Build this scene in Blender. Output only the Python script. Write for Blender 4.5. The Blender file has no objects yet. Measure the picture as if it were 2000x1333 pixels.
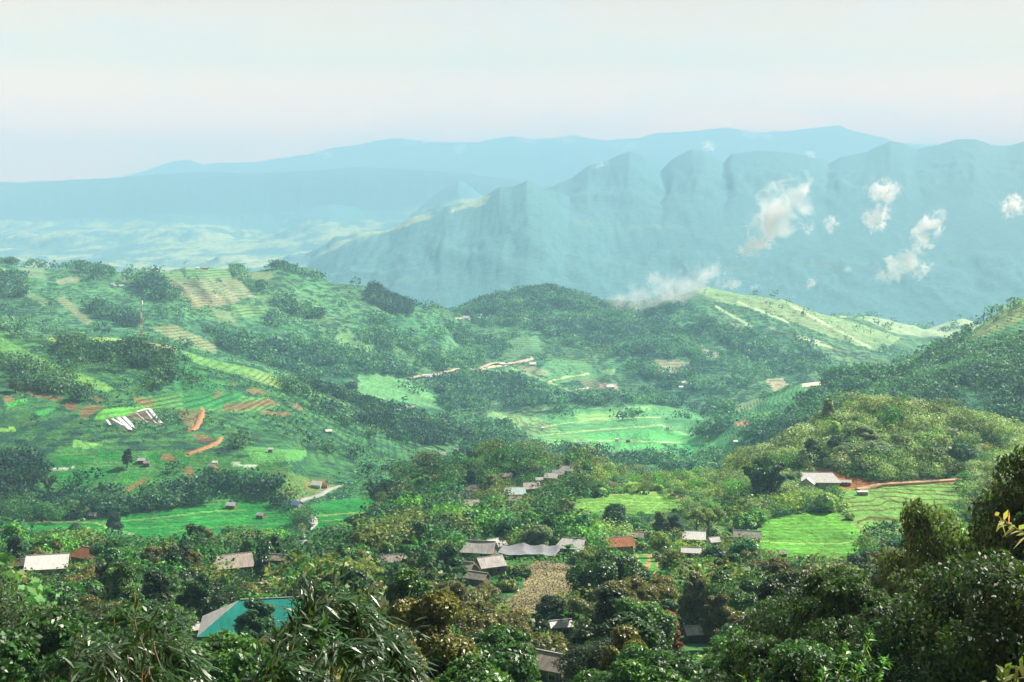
import bpy, bmesh, math, random
import numpy as np
from mathutils import Vector, Matrix
R = math.radians
SC = bpy.context.scene
COL = SC.collection
# ------------------------------------------------------------------ camera
F, HY = 2500.0, 430.0            # focal length and horizon row of the 2000 x 1333 photograph
cam = bpy.data.cameras.new('camera'); camo = bpy.data.objects.new('camera', cam); COL.objects.link(camo)
cam.sensor_width = 36; cam.lens = 36*F/2000; cam.shift_y = (HY-666.5)/2000
cam.clip_start = 0.3; cam.clip_end = 60000
camo.rotation_euler = (R(90), 0, 0); SC.camera = camo
# ------------------------------------------------------------------ light
SUN_AZ, SUN_EL = 61.0, 46.0      # degrees right of the view axis, above the horizon
W = bpy.data.worlds.new('World'); SC.world = W; W.use_nodes = True
nt = W.node_tree; nt.nodes.clear()
def N(nt, typ, **kw):
    n = nt.nodes.new(typ)
    for k, v in kw.items():
        if k.startswith('i_'):
            k2 = k[2:]; n.inputs[int(k2) if k2.isdigit() else k2.replace('_', ' ')].default_value = v
        else: setattr(n, k, v)
    return n
sky = N(nt, 'ShaderNodeTexSky'); sky.sky_type = 'NISHITA'; sky.sun_disc = False
sky.sun_elevation = R(SUN_EL); sky.sun_rotation = R(SUN_AZ); sky.altitude = 800
tc = N(nt, 'ShaderNodeTexCoord')
mp = N(nt, 'ShaderNodeMapping'); mp.inputs['Scale'].default_value = (2.4, 2.4, 8.0)
cn = N(nt, 'ShaderNodeTexNoise', i_Scale=2.2, i_Detail=7.0, i_Roughness=0.58, i_Distortion=0.25)
cr = N(nt, 'ShaderNodeValToRGB')
cr.color_ramp.elements[0].position = 0.36; cr.color_ramp.elements[0].color = (0.74, 0.74, 0.74, 1)
cr.color_ramp.elements[1].position = 0.50; cr.color_ramp.elements[1].color = (1, 1, 1, 1)
sb = N(nt, 'ShaderNodeBackground', i_Strength=0.10)
# cloud deck: boosted at the horizon to outshine haze, dimmed overhead to cut ambient
sp = N(nt, 'ShaderNodeSeparateXYZ')
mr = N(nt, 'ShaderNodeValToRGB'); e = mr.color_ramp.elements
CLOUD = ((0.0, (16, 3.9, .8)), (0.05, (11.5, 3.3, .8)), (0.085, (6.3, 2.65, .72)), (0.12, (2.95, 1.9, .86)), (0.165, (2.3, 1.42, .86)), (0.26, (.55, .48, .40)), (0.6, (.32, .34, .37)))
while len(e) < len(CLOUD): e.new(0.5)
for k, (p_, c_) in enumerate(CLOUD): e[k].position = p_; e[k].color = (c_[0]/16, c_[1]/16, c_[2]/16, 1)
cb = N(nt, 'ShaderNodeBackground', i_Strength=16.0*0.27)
mx = N(nt, 'ShaderNodeMixShader'); wo = N(nt, 'ShaderNodeOutputWorld')
L = nt.links.new
L(tc.outputs['Generated'], mp.inputs['Vector']); L(mp.outputs['Vector'], cn.inputs['Vector'])
L(cn.outputs['Fac'], cr.inputs['Fac']); L(sky.outputs['Color'], sb.inputs['Color'])
L(tc.outputs['Generated'], sp.inputs[0]); L(sp.outputs['Z'], mr.inputs[0]); # deck dimmed behind the camera, out of view, to cut frontal fill light
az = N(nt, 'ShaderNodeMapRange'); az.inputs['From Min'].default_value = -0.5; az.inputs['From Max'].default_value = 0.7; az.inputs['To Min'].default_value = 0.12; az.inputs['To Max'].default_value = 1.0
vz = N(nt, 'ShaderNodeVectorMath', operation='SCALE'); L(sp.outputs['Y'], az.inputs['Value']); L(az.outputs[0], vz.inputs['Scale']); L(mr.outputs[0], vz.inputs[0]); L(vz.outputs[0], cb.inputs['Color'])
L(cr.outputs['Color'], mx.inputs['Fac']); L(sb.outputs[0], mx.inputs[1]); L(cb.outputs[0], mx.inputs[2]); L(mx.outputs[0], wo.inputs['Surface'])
sl = bpy.data.lights.new('sun', 'SUN'); sl.energy = 5.0; sl.angle = R(0.5); sl.color = (1.0, 0.95, 0.86)
so = bpy.data.objects.new('sun', sl); COL.objects.link(so)
sd = Vector((math.sin(R(SUN_AZ))*math.cos(R(SUN_EL)), math.cos(R(SUN_AZ))*math.cos(R(SUN_EL)), math.sin(R(SUN_EL))))
so.rotation_euler = (-sd).to_track_quat('-Z', 'Y').to_euler()
vs = SC.view_settings; vs.view_transform = 'Standard'; vs.look = 'None'; vs.gamma = 1; vs.exposure = 1.3
vs.use_curve_mapping = False
cy = SC.cycles; cy.use_denoising = True; cy.max_bounces = 6; cy.diffuse_bounces = 2; cy.glossy_bounces = 2
cy.transmission_bounces = 3; cy.volume_bounces = 2; cy.transparent_max_bounces = 8; cy.caustics_reflective = False; cy.caustics_refractive = False
HAZE_DENSITY = 0.00017
HAZE_COLOR = (0.30, 0.575, 0.775, 1)
# ------------------------------------------------------------------ small helpers
rng = np.random.default_rng(7); random.seed(7)
def hsh(ix, iy, s):
    h = (ix.astype(np.int64)*374761393 + iy.astype(np.int64)*668265263 + s*1442695041) & 0xffffffff
    h = ((h ^ (h >> 13))*1274126177) & 0xffffffff
    h = ((h ^ (h >> 15))*2246822519) & 0xffffffff
    return ((h ^ (h >> 16)) & 0xffffff)/float(0xffffff)
def vnoise(x, y, s=0):
    x = np.asarray(x, float); y = np.asarray(y, float)
    ix = np.floor(x); iy = np.floor(y); fx = x-ix; fy = y-iy
    ix = ix.astype(np.int64); iy = iy.astype(np.int64)
    fx = fx*fx*(3-2*fx); fy = fy*fy*(3-2*fy)
    a = hsh(ix, iy, s); b = hsh(ix+1, iy, s); c = hsh(ix, iy+1, s); d = hsh(ix+1, iy+1, s)
    return (a*(1-fx)+b*fx)*(1-fy)+(c*(1-fx)+d*fx)*fy
def fbm(x, y, oct=4, s=0, rough=0.5):
    t = 0; a = 1; n = 0
    for k in range(oct):
        t = t+a*(vnoise(x*2**k+17.3*k, y*2**k-9.1*k, s+k)-0.5)*2; n += a; a *= rough
    return t/n
def ridged(x, y, oct=4, s=0):
    t = 0; a = 1; n = 0
    for k in range(oct):
        t = t+a*(1-np.abs(vnoise(x*2**k+5.3*k, y*2**k+3.1*k, s+k)*2-1)*2); n += a; a *= 0.5
    return t/n
def inpoly(px, py, poly):
    r = np.zeros(px.shape, bool); n = len(poly)
    for i in range(n):
        x1, y1 = poly[i]; x2, y2 = poly[(i+1) % n]
        if y1 == y2: continue
        c = ((y1 > py) != (y2 > py)) & (px < (x2-x1)*(py-y1)/(y2-y1)+x1)
        r ^= c
    return r
def segdist(px, py, pts):
    d = np.full(px.shape, 1e9)
    for (x1, y1), (x2, y2) in zip(pts[:-1], pts[1:]):
        dx, dy = x2-x1, y2-y1; L2 = dx*dx+dy*dy+1e-9
        t = np.clip(((px-x1)*dx+(py-y1)*dy)/L2, 0, 1)
        d = np.minimum(d, np.hypot(px-x1-t*dx, py-y1-t*dy))
    return d
# ------------------------------------------------------------------ the lie of the land: ridge and valley lines, each x: (distance, row)
LN = []
def line(**k): LN.append(k['p'])
XS = np.arange(-600, 2601, 3.0)
def far_out(D): return D if D <= 3400 else 3400+(D-3400)*2.2
def add(p):
    p = sorted((x, far_out(D), y) for x, D, y in p); xs = [q[0] for q in p]
    LN.append((np.interp(XS, xs, [q[1] for q in p]), np.interp(XS, xs, [q[2] for q in p])))
def addz(D, z): add([(0, D, HY-z*F/far_out(D))])
LN.clear()
addz(1.5, -1.9); addz(8, -4.5); addz(25, -13.5); addz(60, -28); addz(120, -49); add([(0, 200, 1290)]); add([(0, 290, 1200)]); add([(0, 400, 1095)])
add([(0,480,1105),(500,480,1105),(700,480,1090),(900,480,1075),(1200,480,1080),(1500,480,1100),(2000,480,1100)])
add([(0,570,1088),(550,570,1090),(700,570,1050),(900,570,1020),(1100,570,1010),(1400,570,1010),(1560,562,1006),(1640,552,1015),(1700,545,1025),(2000,545,1020)])
add([(0,640,1094),(580,640,1094),(700,640,1070),(850,640,1000),(1000,640,965),(1300,640,955),(1500,625,948),(1600,612,950),(1700,610,948),(2000,610,942)])
add([(0,720,1048),(620,720,1048),(700,715,1040),(750,700,985),(850,700,945),(1000,690,915),(1100,690,925),(1250,690,948),(1400,680,948),(1450,670,925),(1560,655,905),(1640,650,892),(1700,650,882),(1850,650,888),(2000,650,895)])
add([(0,800,986),(650,800,986),(700,790,980),(750,770,960),(850,760,905),(900,760,892),(1000,760,886),(1100,740,903),(1150,720,915),(1250,720,935),(1350,720,940),(1400,715,930),(1450,705,905),(1500,700,885),(1560,700,865),(1600,700,826),(1640,700,804),(1700,700,788),(1760,700,789),(1850,700,808),(1950,700,832),(2000,700,848),(2100,700,880)])
add([(0,870,880),(560,870,882),(600,880,930),(700,900,935),(800,900,960),(1000,950,970),(1150,950,985),(1500,900,985),(2000,850,989)])
add([(0,930,800),(200,950,800),(400,970,820),(550,1000,850),(700,1050,890),(800,1100,905),(900,1150,905),(1000,1250,905),(1200,1300,905),(1400,1280,905),(1500,1150,890),(1600,1050,870),(2000,1000,835)])
add([(-600,1150,560),(0,1150,642),(100,1150,657),(200,1170,655),(260,1170,662),(330,1180,672),(420,1200,702),(500,1220,718),(600,1260,755),(700,1320,790),(800,1400,820),(900,1450,850),(1000,1480,870),(1100,1520,850),(1200,1550,835),(1300,1530,850),(1400,1380,855),(1500,1250,840),(1600,1180,810),(1700,1180,795),(2000,1180,740),(2600,1180,640)])
add([(0,1400,700),(200,1400,715),(330,1400,730),(500,1400,770),(600,1430,790),(700,1500,812),(800,1560,838),(900,1600,848),(1000,1650,840),(1100,1700,825),(1200,1750,812),(1300,1700,822),(1400,1500,818),(1450,1480,792),(1500,1450,772),(1560,1430,750),(1600,1430,744),(1700,1430,730),(1750,1430,724),(1800,1450,704),(1850,1480,677),(1900,1500,642),(1950,1500,604),(2000,1500,574),(2100,1500,510),(2300,1500,430),(2600,1500,380)])
add([(-600,1750,610),(0,1750,640),(200,1750,650),(330,1750,668),(420,1750,695),(500,1760,705),(600,1780,735),(700,1800,750),(800,1850,762),(900,1900,780),(1000,1950,790),(1100,2000,790),(1200,2000,787),(1300,2000,785),(1400,1850,838),(1500,1850,805),(1600,1850,790),(1700,1850,790),(1850,1850,780),(2000,1850,760),(2600,1850,700)])
add([(-600,2300,500),(0,2300,513),(40,2300,518),(100,2300,525),(160,2300,522),(230,2300,532),(300,2300,530),(400,2300,519),(440,2300,522),(480,2300,530),(540,2300,519),(600,2300,537),(650,2300,552),(700,2300,555),(730,2300,556),(760,2300,577),(800,2300,592),(870,2300,612),(890,2300,650),(920,2300,690),(1000,2300,702),(1100,2300,702),(1300,2300,695),(1500,2300,705),(1600,2300,722),(1700,2300,745),(1760,2300,740),(2000,2300,760)])
add([(-600,2900,580),(0,2900,590),(600,2900,600),(800,2900,640),(885,2900,618),(920,2900,600),(950,2900,587),(1000,2900,570),(1060,2900,562),(1110,2900,572),(1180,2900,595),(1250,2900,602),(1300,2900,582),(1380,2900,556),(1450,2900,573),(1530,2900,582),(1600,2900,610),(1650,2900,628),(1700,2900,642),(1750,2900,662),(1850,2900,700),(2100,2900,710)])
add([(-600,3400,600),(0,3400,620),(600,3400,650),(800,3400,680),(1000,3400,650),(1500,3400,660),(1600,3400,655),(1650,3400,626),(1700,3400,620),(1750,3400,632),(1800,3400,646),(1850,3400,628),(1880,3400,620),(1900,3400,626),(1950,3400,660),(2100,3400,690)])
add([(-600,3900,575),(0,3900,565),(400,3900,565),(600,3900,640),(1200,3900,640),(1400,3900,672),(1800,3900,690),(2600,3900,690)])
add([(-600,4700,545),(0,4700,540),(500,4700,528),(600,4700,521),(620,4700,507),(660,4700,482),(700,4700,464),(760,4700,450),(800,4700,425),(870,4700,400),(910,4700,396),(940,4700,384),(975,4700,362),(1000,4700,362),(1030,4700,350),(1060,4700,368),(1085,4700,398),(1110,4700,430),(1200,4700,455),(1400,4700,440),(1600,4700,450),(2000,4700,430),(2600,4700,400)])
add([(-600,5600,510),(0,5600,500),(600,5600,492),(700,5600,480),(800,5600,455),(900,5600,430),(1000,5600,405),(1060,5600,372),(1085,5600,362),(1120,5600,345),(1150,5600,322),(1180,5600,315),(1205,5600,303),(1230,5600,293),(1260,5600,306),(1290,5600,332),(1310,5600,312),(1350,5600,290),(1375,5600,292),(1390,5600,302),(1412,5600,318),(1430,5600,298),(1480,5600,293),(1540,5600,297),(1600,5600,308),(1618,5600,318),(1640,5600,306),(1690,5600,296),(1740,5600,273),(1770,5600,280),(1790,5600,290),(1820,5600,284),(1870,5600,270),(1905,5600,270),(1940,5600,282),(1970,5600,284),(2000,5600,274),(2600,5600,240)])
add([(-600,7000,455),(0,7000,452),(130,7000,440),(230,7000,446),(290,7000,425),(335,7000,417),(400,7000,428),(450,7000,442),(550,7000,434),(600,7000,414),(640,7000,408),(690,7000,420),(740,7000,430),(800,7000,425),(830,7000,396),(870,7000,366),(897,7000,350),(920,7000,364),(950,7000,388),(1000,7000,398),(1060,7000,405),(1200,7000,420),(2600,7000,420)])
add([(-600,7300,440),(600,7300,420),(800,7300,405),(1000,7300,395),(1100,7300,410),(2600,7300,400)])
add([(-600,7600,360),(0,7600,355),(60,7600,357),(100,7600,354),(140,7600,350),(230,7600,347),(300,7600,340),(400,7600,334),(500,7600,338),(600,7600,333),(700,7600,325),(800,7600,330),(900,7600,337),(1000,7600,350),(1100,7600,370),(2600,7600,370)])
add([(-600,9600,390),(1000,9600,385),(1200,9600,350),(2600,9600,350)])
add([(-600,10600,370),(0,10600,361),(60,10600,353),(160,10600,352),(240,10600,344),(270,10600,336),(310,10600,322),(340,10600,313),(370,10600,310),(395,10600,320),(430,10600,316),(500,10600,314),(560,10600,305),(610,10600,297),(650,10600,286),(700,10600,280),(740,10600,271),(780,10600,266),(830,10600,274),(880,10600,275),(930,10600,275),(970,10600,267),(1000,10600,262),(1030,10600,268),(1070,10600,267),(1120,10600,262),(1180,10600,272),(1240,10600,268),(1280,10600,257),(1350,10600,253),(1420,10600,246),(1445,10600,250),(1480,10600,257),(1540,10600,252),(1590,10600,246),(1620,10600,243),(1640,10600,240),(1660,10600,252),(1720,10600,264),(1760,10600,278),(1850,10600,280),(2600,10600,290)])
addz(13500, -250)
LD = np.array([l[0] for l in LN]); LY = np.array([l[1] for l in LN]); LZ = -(LY-HY)/F*LD
DR = np.concatenate([np.geomspace(1.5, 150, 90, endpoint=False), np.geomspace(150, 3600, 950, endpoint=False), np.geomspace(3600, 25500, 260)])
nx, nd = len(XS), len(DR)
Z = np.zeros((nd, nx)); T = np.zeros((nd, nx))
for i in range(nx):
    Z[:, i] = np.interp(DR, LD[:, i], LZ[:, i])
    k = np.clip(np.searchsorted(LD[:, i], DR)-1, 0, len(LN)-2)
    t = (DR-LD[k, i])/(LD[k+1, i]-LD[k, i]); T[:, i] = np.sin(np.clip(t, 0, 1)*math.pi)
U = (XS-1000)/F
XX = U[None, :]*DR[:, None]; YY = np.repeat(DR[:, None], nx, 1)
def smooth(A, n, ax):
    k = np.hanning(2*n+3)[1:-1]; k /= k.sum(); P = np.pad(A, [(n, n) if a == ax else (0, 0) for a in (0, 1)], mode='edge'); o = 0
    for j in range(2*n+1): o = o+k[j]*(P[j:j+A.shape[0], :] if ax == 0 else P[:, j:j+A.shape[1]])
    return o
Zs = smooth(Z, 7, 0); wf = np.clip((DR-5200)/2500, 0, 1)[:, None]; Z = Zs*(1-wf)+smooth(Z, 1, 0)*wf
lx = np.maximum(DR, 1)[:, None]
T3 = np.where(YY > 3500, T**2.6, T); T = T3
# gullies and spurs run down the slopes; crests and valley lines keep their place
wrp = fbm(XX/(.25*lx)+3, YY/900.0, 3, 11)*0.35
g1 = ridged(U[None, :]*14+wrp*3+np.zeros_like(YY)+YY/1500, YY/1400, 4, 21)
far = np.clip((DR-900)/700, 0, 1)[:, None]; vfar = np.clip((DR-3800)/1200, 0, 1)[:, None]
Z += T*far*g1*lx*(0.0085-0.0035*vfar)
Z += T*(far-vfar)*ridged(XX/150+wrp, YY/190, 5, 23)*lx*0.0042
Z += np.clip(T*1.6, 0, 1)*vfar*((ridged(XX/1150+wrp*1.2, YY/1700, 6, 25)-.55)*50+(ridged(XX/380+wrp*2, YY/520, 4, 27)-.5)*16)
Z += vfar*(np.abs(fbm(XX/75, YY/900, 4, 53, .65)))*lx*0.0016*np.clip((8600-DR)/800, 0.35, 1)[:, None]
Z += T*far*fbm(XX/90, YY/120, 5, 31)*lx*0.0032
Z += T*(1-far)*fbm(XX/45, YY/45, 4, 41)*2.2*np.clip(DR/400, 0, 1)[:, None]
Z += vfar*(fbm(XX/140, YY/300, 5, 51, .6))*lx*0.0008
for j in np.where(DR > 3500)[0]:
    sh = (fbm(XS/55, np.full(nx, DR[j]/700), 4, 63)*20+fbm(XS/16, np.full(nx, DR[j]/260), 2, 64)*6)*T[j]
    Z[j] = np.interp(XS+sh, XS, Z[j])
# level ground: rows are pixels of the photograph seen on a plane at height -c
def plane_poly(pts, c): return [((x-1000)/F*(c*F/(y-HY)), c*F/(y-HY)) for x, y in pts]
FLATS = {
 'round': ([(1478,1030),(1500,1015),(1560,1003),(1640,1003),(1665,1020),(1690,1045),(1685,1075),(1640,1100),(1570,1105),(1500,1085),(1470,1060)],129.0),
 'left':  ([(-80,1030),(40,1020),(120,1022),(300,1000),(420,988),(500,982),(540,985),(580,995),(575,1030),(520,1060),(300,1066),(60,1058),(-80,1060)],178.0),
 'bend':  ([(608,990),(650,978),(690,974),(740,978),(755,992),(735,1010),(700,1024),(640,1036),(606,1036)],178.0),
 'pale':  ([(1085,985),(1150,972),(1220,960),(1290,960),(1330,975),(1345,995),(1290,1006),(1200,1006),(1110,1003)],134.0)}
for nm, (pp, c) in FLATS.items():
    wp = plane_poly(pp, c)
    m = inpoly(XX, YY, wp).astype(float)
    m = smooth(smooth(m, 4, 0), 4, 1); m = np.clip(m*1.6, 0, 1)
    Z = Z*(1-m)+(-c)*m
PX = np.repeat(XS[None, :], nd, 0); PY = HY-Z*F/lx
def hit(px, py, dmin=60, dmax=20000):
    """first place where the sight line through (px, py) meets the land beyond dmin"""
    i = int(round((px-XS[0])/3)); i = min(max(i, 0), nx-1)
    y = HY-Z[:, i]*F/DR
    ok = np.where((DR >= dmin) & (DR <= dmax) & (y <= py))[0]
    j = ok[0] if len(ok) else int(np.searchsorted(DR, dmin))
    d = DR[j]
    if j > 0 and y[j-1] > py and DR[j-1] >= dmin: t = (y[j-1]-py)/(y[j-1]-y[j]); d = DR[j-1]+t*(DR[j]-DR[j-1])
    return d
def gz(x, y):
    """height of the land at a point (arrays or numbers)"""
    x = np.asarray(x, float); y = np.asarray(y, float)
    j = np.clip(np.searchsorted(DR, y)-1, 0, nd-2); t = np.clip((y-DR[j])/(DR[j+1]-DR[j]), 0, 1)
    c = (x/np.maximum(y, .1)*F+1000-XS[0])/3; i = np.clip(np.floor(c).astype(int), 0, nx-2); s = np.clip(c-i, 0, 1)
    return (Z[j, i]*(1-s)+Z[j, i+1]*s)*(1-t)+(Z[j+1, i]*(1-s)+Z[j+1, i+1]*s)*t
def at(px, py, dmin=60, dmax=20000):
    d = hit(px, py, dmin, dmax); x = (px-1000)/F*d
    return Vector((x, d, float(gz(x, d))))
# ------------------------------------------------------------------ colour of the land
def mix(a, b, t): t = np.clip(t, 0, 1)[..., None]; return a*(1-t)+np.array(b)*t
n1 = fbm(XX/60, YY/60, 5, 61); n2 = fbm(XX/14, YY/14, 4, 71); n3 = fbm(XX/220, YY/260, 4, 81)
C = np.zeros((nd, nx, 3)); C[:] = (0.080, 0.23, 0.075)
C = mix(C, (0.045, 0.145, 0.055), np.clip(n1*2.2+0.2, 0, 1))
C = mix(C, (0.16, 0.24, 0.07), np.clip(n3*2.5-0.15, 0, .8)*np.clip((YY-700)/300, 0, 1))
C = mix(C, (0.10, 0.20, 0.06), np.clip(n2*2, 0, 1)*.6)
dark = np.clip((700-YY)/100, 0, 1)*np.clip((YY-20)/100, 0.6, 1); C = mix(C, (0.045, 0.10, 0.03), dark*.5)
# far mountains: forest with pale clearings
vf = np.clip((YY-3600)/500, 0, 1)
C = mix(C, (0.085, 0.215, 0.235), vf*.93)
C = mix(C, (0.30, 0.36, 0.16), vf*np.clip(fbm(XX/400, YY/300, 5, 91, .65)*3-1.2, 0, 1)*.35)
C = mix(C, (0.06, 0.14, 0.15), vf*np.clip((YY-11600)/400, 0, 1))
plain = vf*inpoly(PX, PY, [(-600,410),(150,435),(260,430),(430,440),(520,450),(560,430),(700,435),(760,420),(830,405),(960,380),(950,400),(860,420),(620,500),(560,560),(-600,560)])*(YY < 11800)
C = mix(C, (0.42, 0.50, 0.25), plain*np.clip(fbm(XX/160, YY/420, 5, 95, .65)*3+0.35, 0, 1)*.9)
TER = .6*np.clip(fbm(XX/130, YY/170, 3, 97)*3.2+.25, 0, 1)*np.clip((YY-750)/100, 0, 1)*np.clip((3000-YY)/300, 0, 1); STEP = np.full((nd, nx), 2.4); SCR = np.clip((YY-150)/500, 0.05, 1)*(1-vf)
wob = (n2*7+n1*6, n1*5+n2*6)
def paint(pts, col, d0=0, d1=20000, s=1.0, scrub=None, terr=None, step=None, rough=1.0):
    global C
    if d1 > 1800: s = s*.55
    pts = list(pts); k = rough*np.clip(1500/YY, .4, 1.2)
    m = inpoly(PX+wob[0]*k, PY+wob[1]*k*.6, pts) & (YY > d0) & (YY < d1)
    if col is not None: C[m] = C[m]*(1-s)+np.array(col)*s
    if scrub is not None: SCR[m] = scrub
    if terr is not None: TER[m] = terr
    if step is not None: STEP[m] = step
    return m
def stroke(pts, w, col, d0=0, d1=20000, s=1.0, w2=None):
    m = (segdist(PX+wob[0]*.25, (PY+wob[1]*.2)*1.0, pts) < w/2) & (YY > d0) & (YY < d1)
    C[m] = C[m]*(1-s)+np.array(col)*s; SCR[m] = 0; TER[m] = 0
RICE = (0.035, 0.25, 0.045); RICE2 = (0.08, 0.30, 0.05); PALE = (0.26, 0.42, 0.10); SOIL = (0.40, 0.17, 0.07); RED = (0.42, 0.17, 0.06)
GRASS = (0.09, 0.27, 0.06); SAND = (0.62, 0.45, 0.28); ROAD = (0.55, 0.52, 0.45); FOR = (0.02, 0.065, 0.03); YEL = (0.42, 0.46, 0.16); BROWN = (0.22, 0.15, 0.08)
# far ridge on the left (D about 1750-2350)
R2 = (1500, 2400)
paint([(0,520),(120,590),(330,640),(600,640),(700,600),(620,545),(540,525)], (0.12,0.27,0.08), *R2, s=.5)
paint([(370,575),(420,570),(445,595),(375,602)], (0.38,0.30,0.16), *R2, terr=.8, step=3.0, scrub=0)
paint([(330,548),(420,545),(450,568),(470,590),(430,600),(345,575)], (0.30,0.28,0.15), *R2, terr=.6, step=3.0, scrub=.2)
paint([(430,540),(470,548),(500,580),(450,585)], (0.30,0.30,0.16), *R2, terr=.7, step=3.0, scrub=0)
paint([(105,545),(150,540),(155,552),(110,555)], (0.30,0.22,0.15), *R2, scrub=0); paint([(35,522),(85,525),(90,545),(40,540)], (0.20,0.22,0.13), *R2, scrub=0)
paint([(325,562),(370,562),(370,577),(325,577)], (0.22,0.16,0.12), *R2, scrub=0); paint([(360,522),(450,522),(455,545),(370,545)], (0.18,0.36,0.12), *R2, terr=.9, step=3.5, scrub=0)
paint([(230,535),(350,527),(365,548),(235,552)], (0.25,0.36,0.12), *R2, terr=.4, step=3, scrub=.1)
paint([(450,530),(540,530),(530,548),(470,545)], (0.30,0.34,0.14), *R2, terr=.4, step=3, scrub=.1)
paint([(110,585),(125,580),(180,625),(190,640),(160,632)], (0.35,0.26,0.15), *R2, scrub=0, s=.7); paint([(0,522),(30,530),(60,570),(100,590),(90,600),(20,560)], (0.32,0.40,0.15), *R2, s=.7, scrub=.1)
paint([(290,640),(340,635),(420,672),(420,690),(350,670)], (0.38,0.34,0.16), *R2, s=.8, terr=.8, step=3, scrub=0)
paint([(450,598),(520,598),(525,618),(460,620)], (0.15,0.34,0.12), *R2, terr=.9, step=3.5, scrub=0); paint([(410,600),(450,610),(470,640),(430,630)], (0.35,0.34,0.18), *R2, s=.6, scrub=0)
paint([(690,556),(740,556),(740,590),(700,600),(660,575)], (0.08,0.22,0.09), *R2, terr=.6, step=3)
paint([(640,640),(700,645),(800,720),(760,730),(680,690)], (0.16,0.32,0.12), *R2, s=.6, terr=.3); paint([(820,600),(870,640),(940,690),(900,700),(840,660)], (0.14,0.32,0.12), *R2, s=.6)
paint([(655,655),(680,648),(740,690),(725,700),(660,670)], (0.22,0.36,0.13), *R2, s=.7, scrub=.1)
# central hill
R3 = (1850, 3000)
paint([(1340,560),(1385,552),(1450,570),(1530,578),(1650,625),(1760,660),(1720,690),(1600,650),(1500,610),(1400,590)], (0.42,0.50,0.20), 2300, 3000, s=.75, scrub=.35)
paint([(1640,610),(1960,610),(1960,680),(1640,680)], (0.62,0.62,0.34), 3050, 3600, s=.9, scrub=.1)
paint([(1255,700),(1300,700),(1350,708),(1360,728),(1290,730)], (0.40,0.32,0.20), *R3, terr=.7, step=3, scrub=0); paint([(1355,682),(1370,678),(1410,695),(1405,703)], (0.48,0.34,0.24), *R3, scrub=0)
paint([(1420,630),(1480,640),(1470,650),(1420,645)], (0.35,0.26,0.16), *R3, scrub=0); paint([(1170,748),(1205,750),(1212,765),(1180,766)], (0.58,0.38,0.24), *R3, scrub=0)
paint([(1005,715),(1035,715),(1080,728),(1060,735),(1030,728)], (0.40,0.26,0.16), *R3, scrub=.2); paint([(1130,740),(1165,735),(1180,760),(1150,765)], (0.28,0.20,0.14), *R3, s=.7, scrub=.1)
paint([(1495,742),(1530,738),(1540,752),(1510,765)], (0.55,0.42,0.24), *R3, scrub=0); paint([(1170,722),(1205,722),(1205,732),(1175,732)], (0.30,0.42,0.14), *R3, scrub=0)
paint([(960,665),(1050,655),(1060,690),(990,695)], (0.14,0.34,0.14), *R3, s=.7, terr=.5, step=3, scrub=.1); paint([(1080,700),(1140,705),(1180,735),(1090,750),(1050,725)], (0.16,0.38,0.13), *R3, s=.7, terr=.3, scrub=.2)
for a, b in (((1440,590),(1540,630)), ((1500,640),(1600,668)), ((1400,600),(1470,640)), ((1550,600),(1700,680)), ((1540,655),(1660,690))): stroke([a, b], 5, (0.50,0.52,0.26), 2300, 3000, .6)
stroke([(798,742),(830,735),(880,728),(930,722),(1000,710),(1040,701)], 4.5, SAND, *R3); stroke([(890,622),(960,622)], 3, SAND, *R3)
stroke([(1072,745),(1110,736),(1150,730)], 3, YEL, *R3); stroke([(1000,720),(1060,742),(1180,790)], 4, YEL, *R3, s=.5); stroke([(1120,762),(1150,758)], 3, SAND, *R3)
paint([(700,735),(740,728),(790,735),(850,775),(860,800),(700,770)], (0.18,0.40,0.12), 1500, 2300, s=.8, terr=.3, scrub=.05)
# valley floor in the middle
RV = (1150, 2250)
paint([(880,860),(960,805),(1050,815),(1130,800),(1270,790),(1330,795),(1400,825),(1420,860),(1450,900),(1050,905)], (0.13,0.40,0.12), *RV, scrub=.12, terr=.45, step=1.2)
paint([(960,805),(1060,820),(1100,845),(1000,850)], (0.32,0.42,0.15), *RV, s=.7, terr=.8, step=1.2, scrub=0); paint([(1120,812),(1260,792),(1275,800),(1200,818),(1130,828)], (0.28,0.46,0.12), *RV, scrub=0, terr=.3, step=1.2)
paint([(1140,850),(1300,838),(1420,870),(1440,888),(1160,880)], (0.09,0.43,0.09), *RV, scrub=0, terr=.4, step=.9); paint([(1290,862),(1430,868),(1450,895),(1330,895)], RICE, *RV, scrub=0, terr=.3, step=.9)
paint([(1050,855),(1140,850),(1160,875),(1060,878)], (0.2,0.44,0.12), *RV, scrub=0)
for s_ in ([(1060,835),(1160,818),(1290,815)], [(1040,852),(1150,842),(1290,830),(1340,850)], [(1150,862),(1250,862),(1400,868)], [(1120,886),(1300,882)]): stroke(s_, 2.5, YEL, *RV, s=.7)
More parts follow.
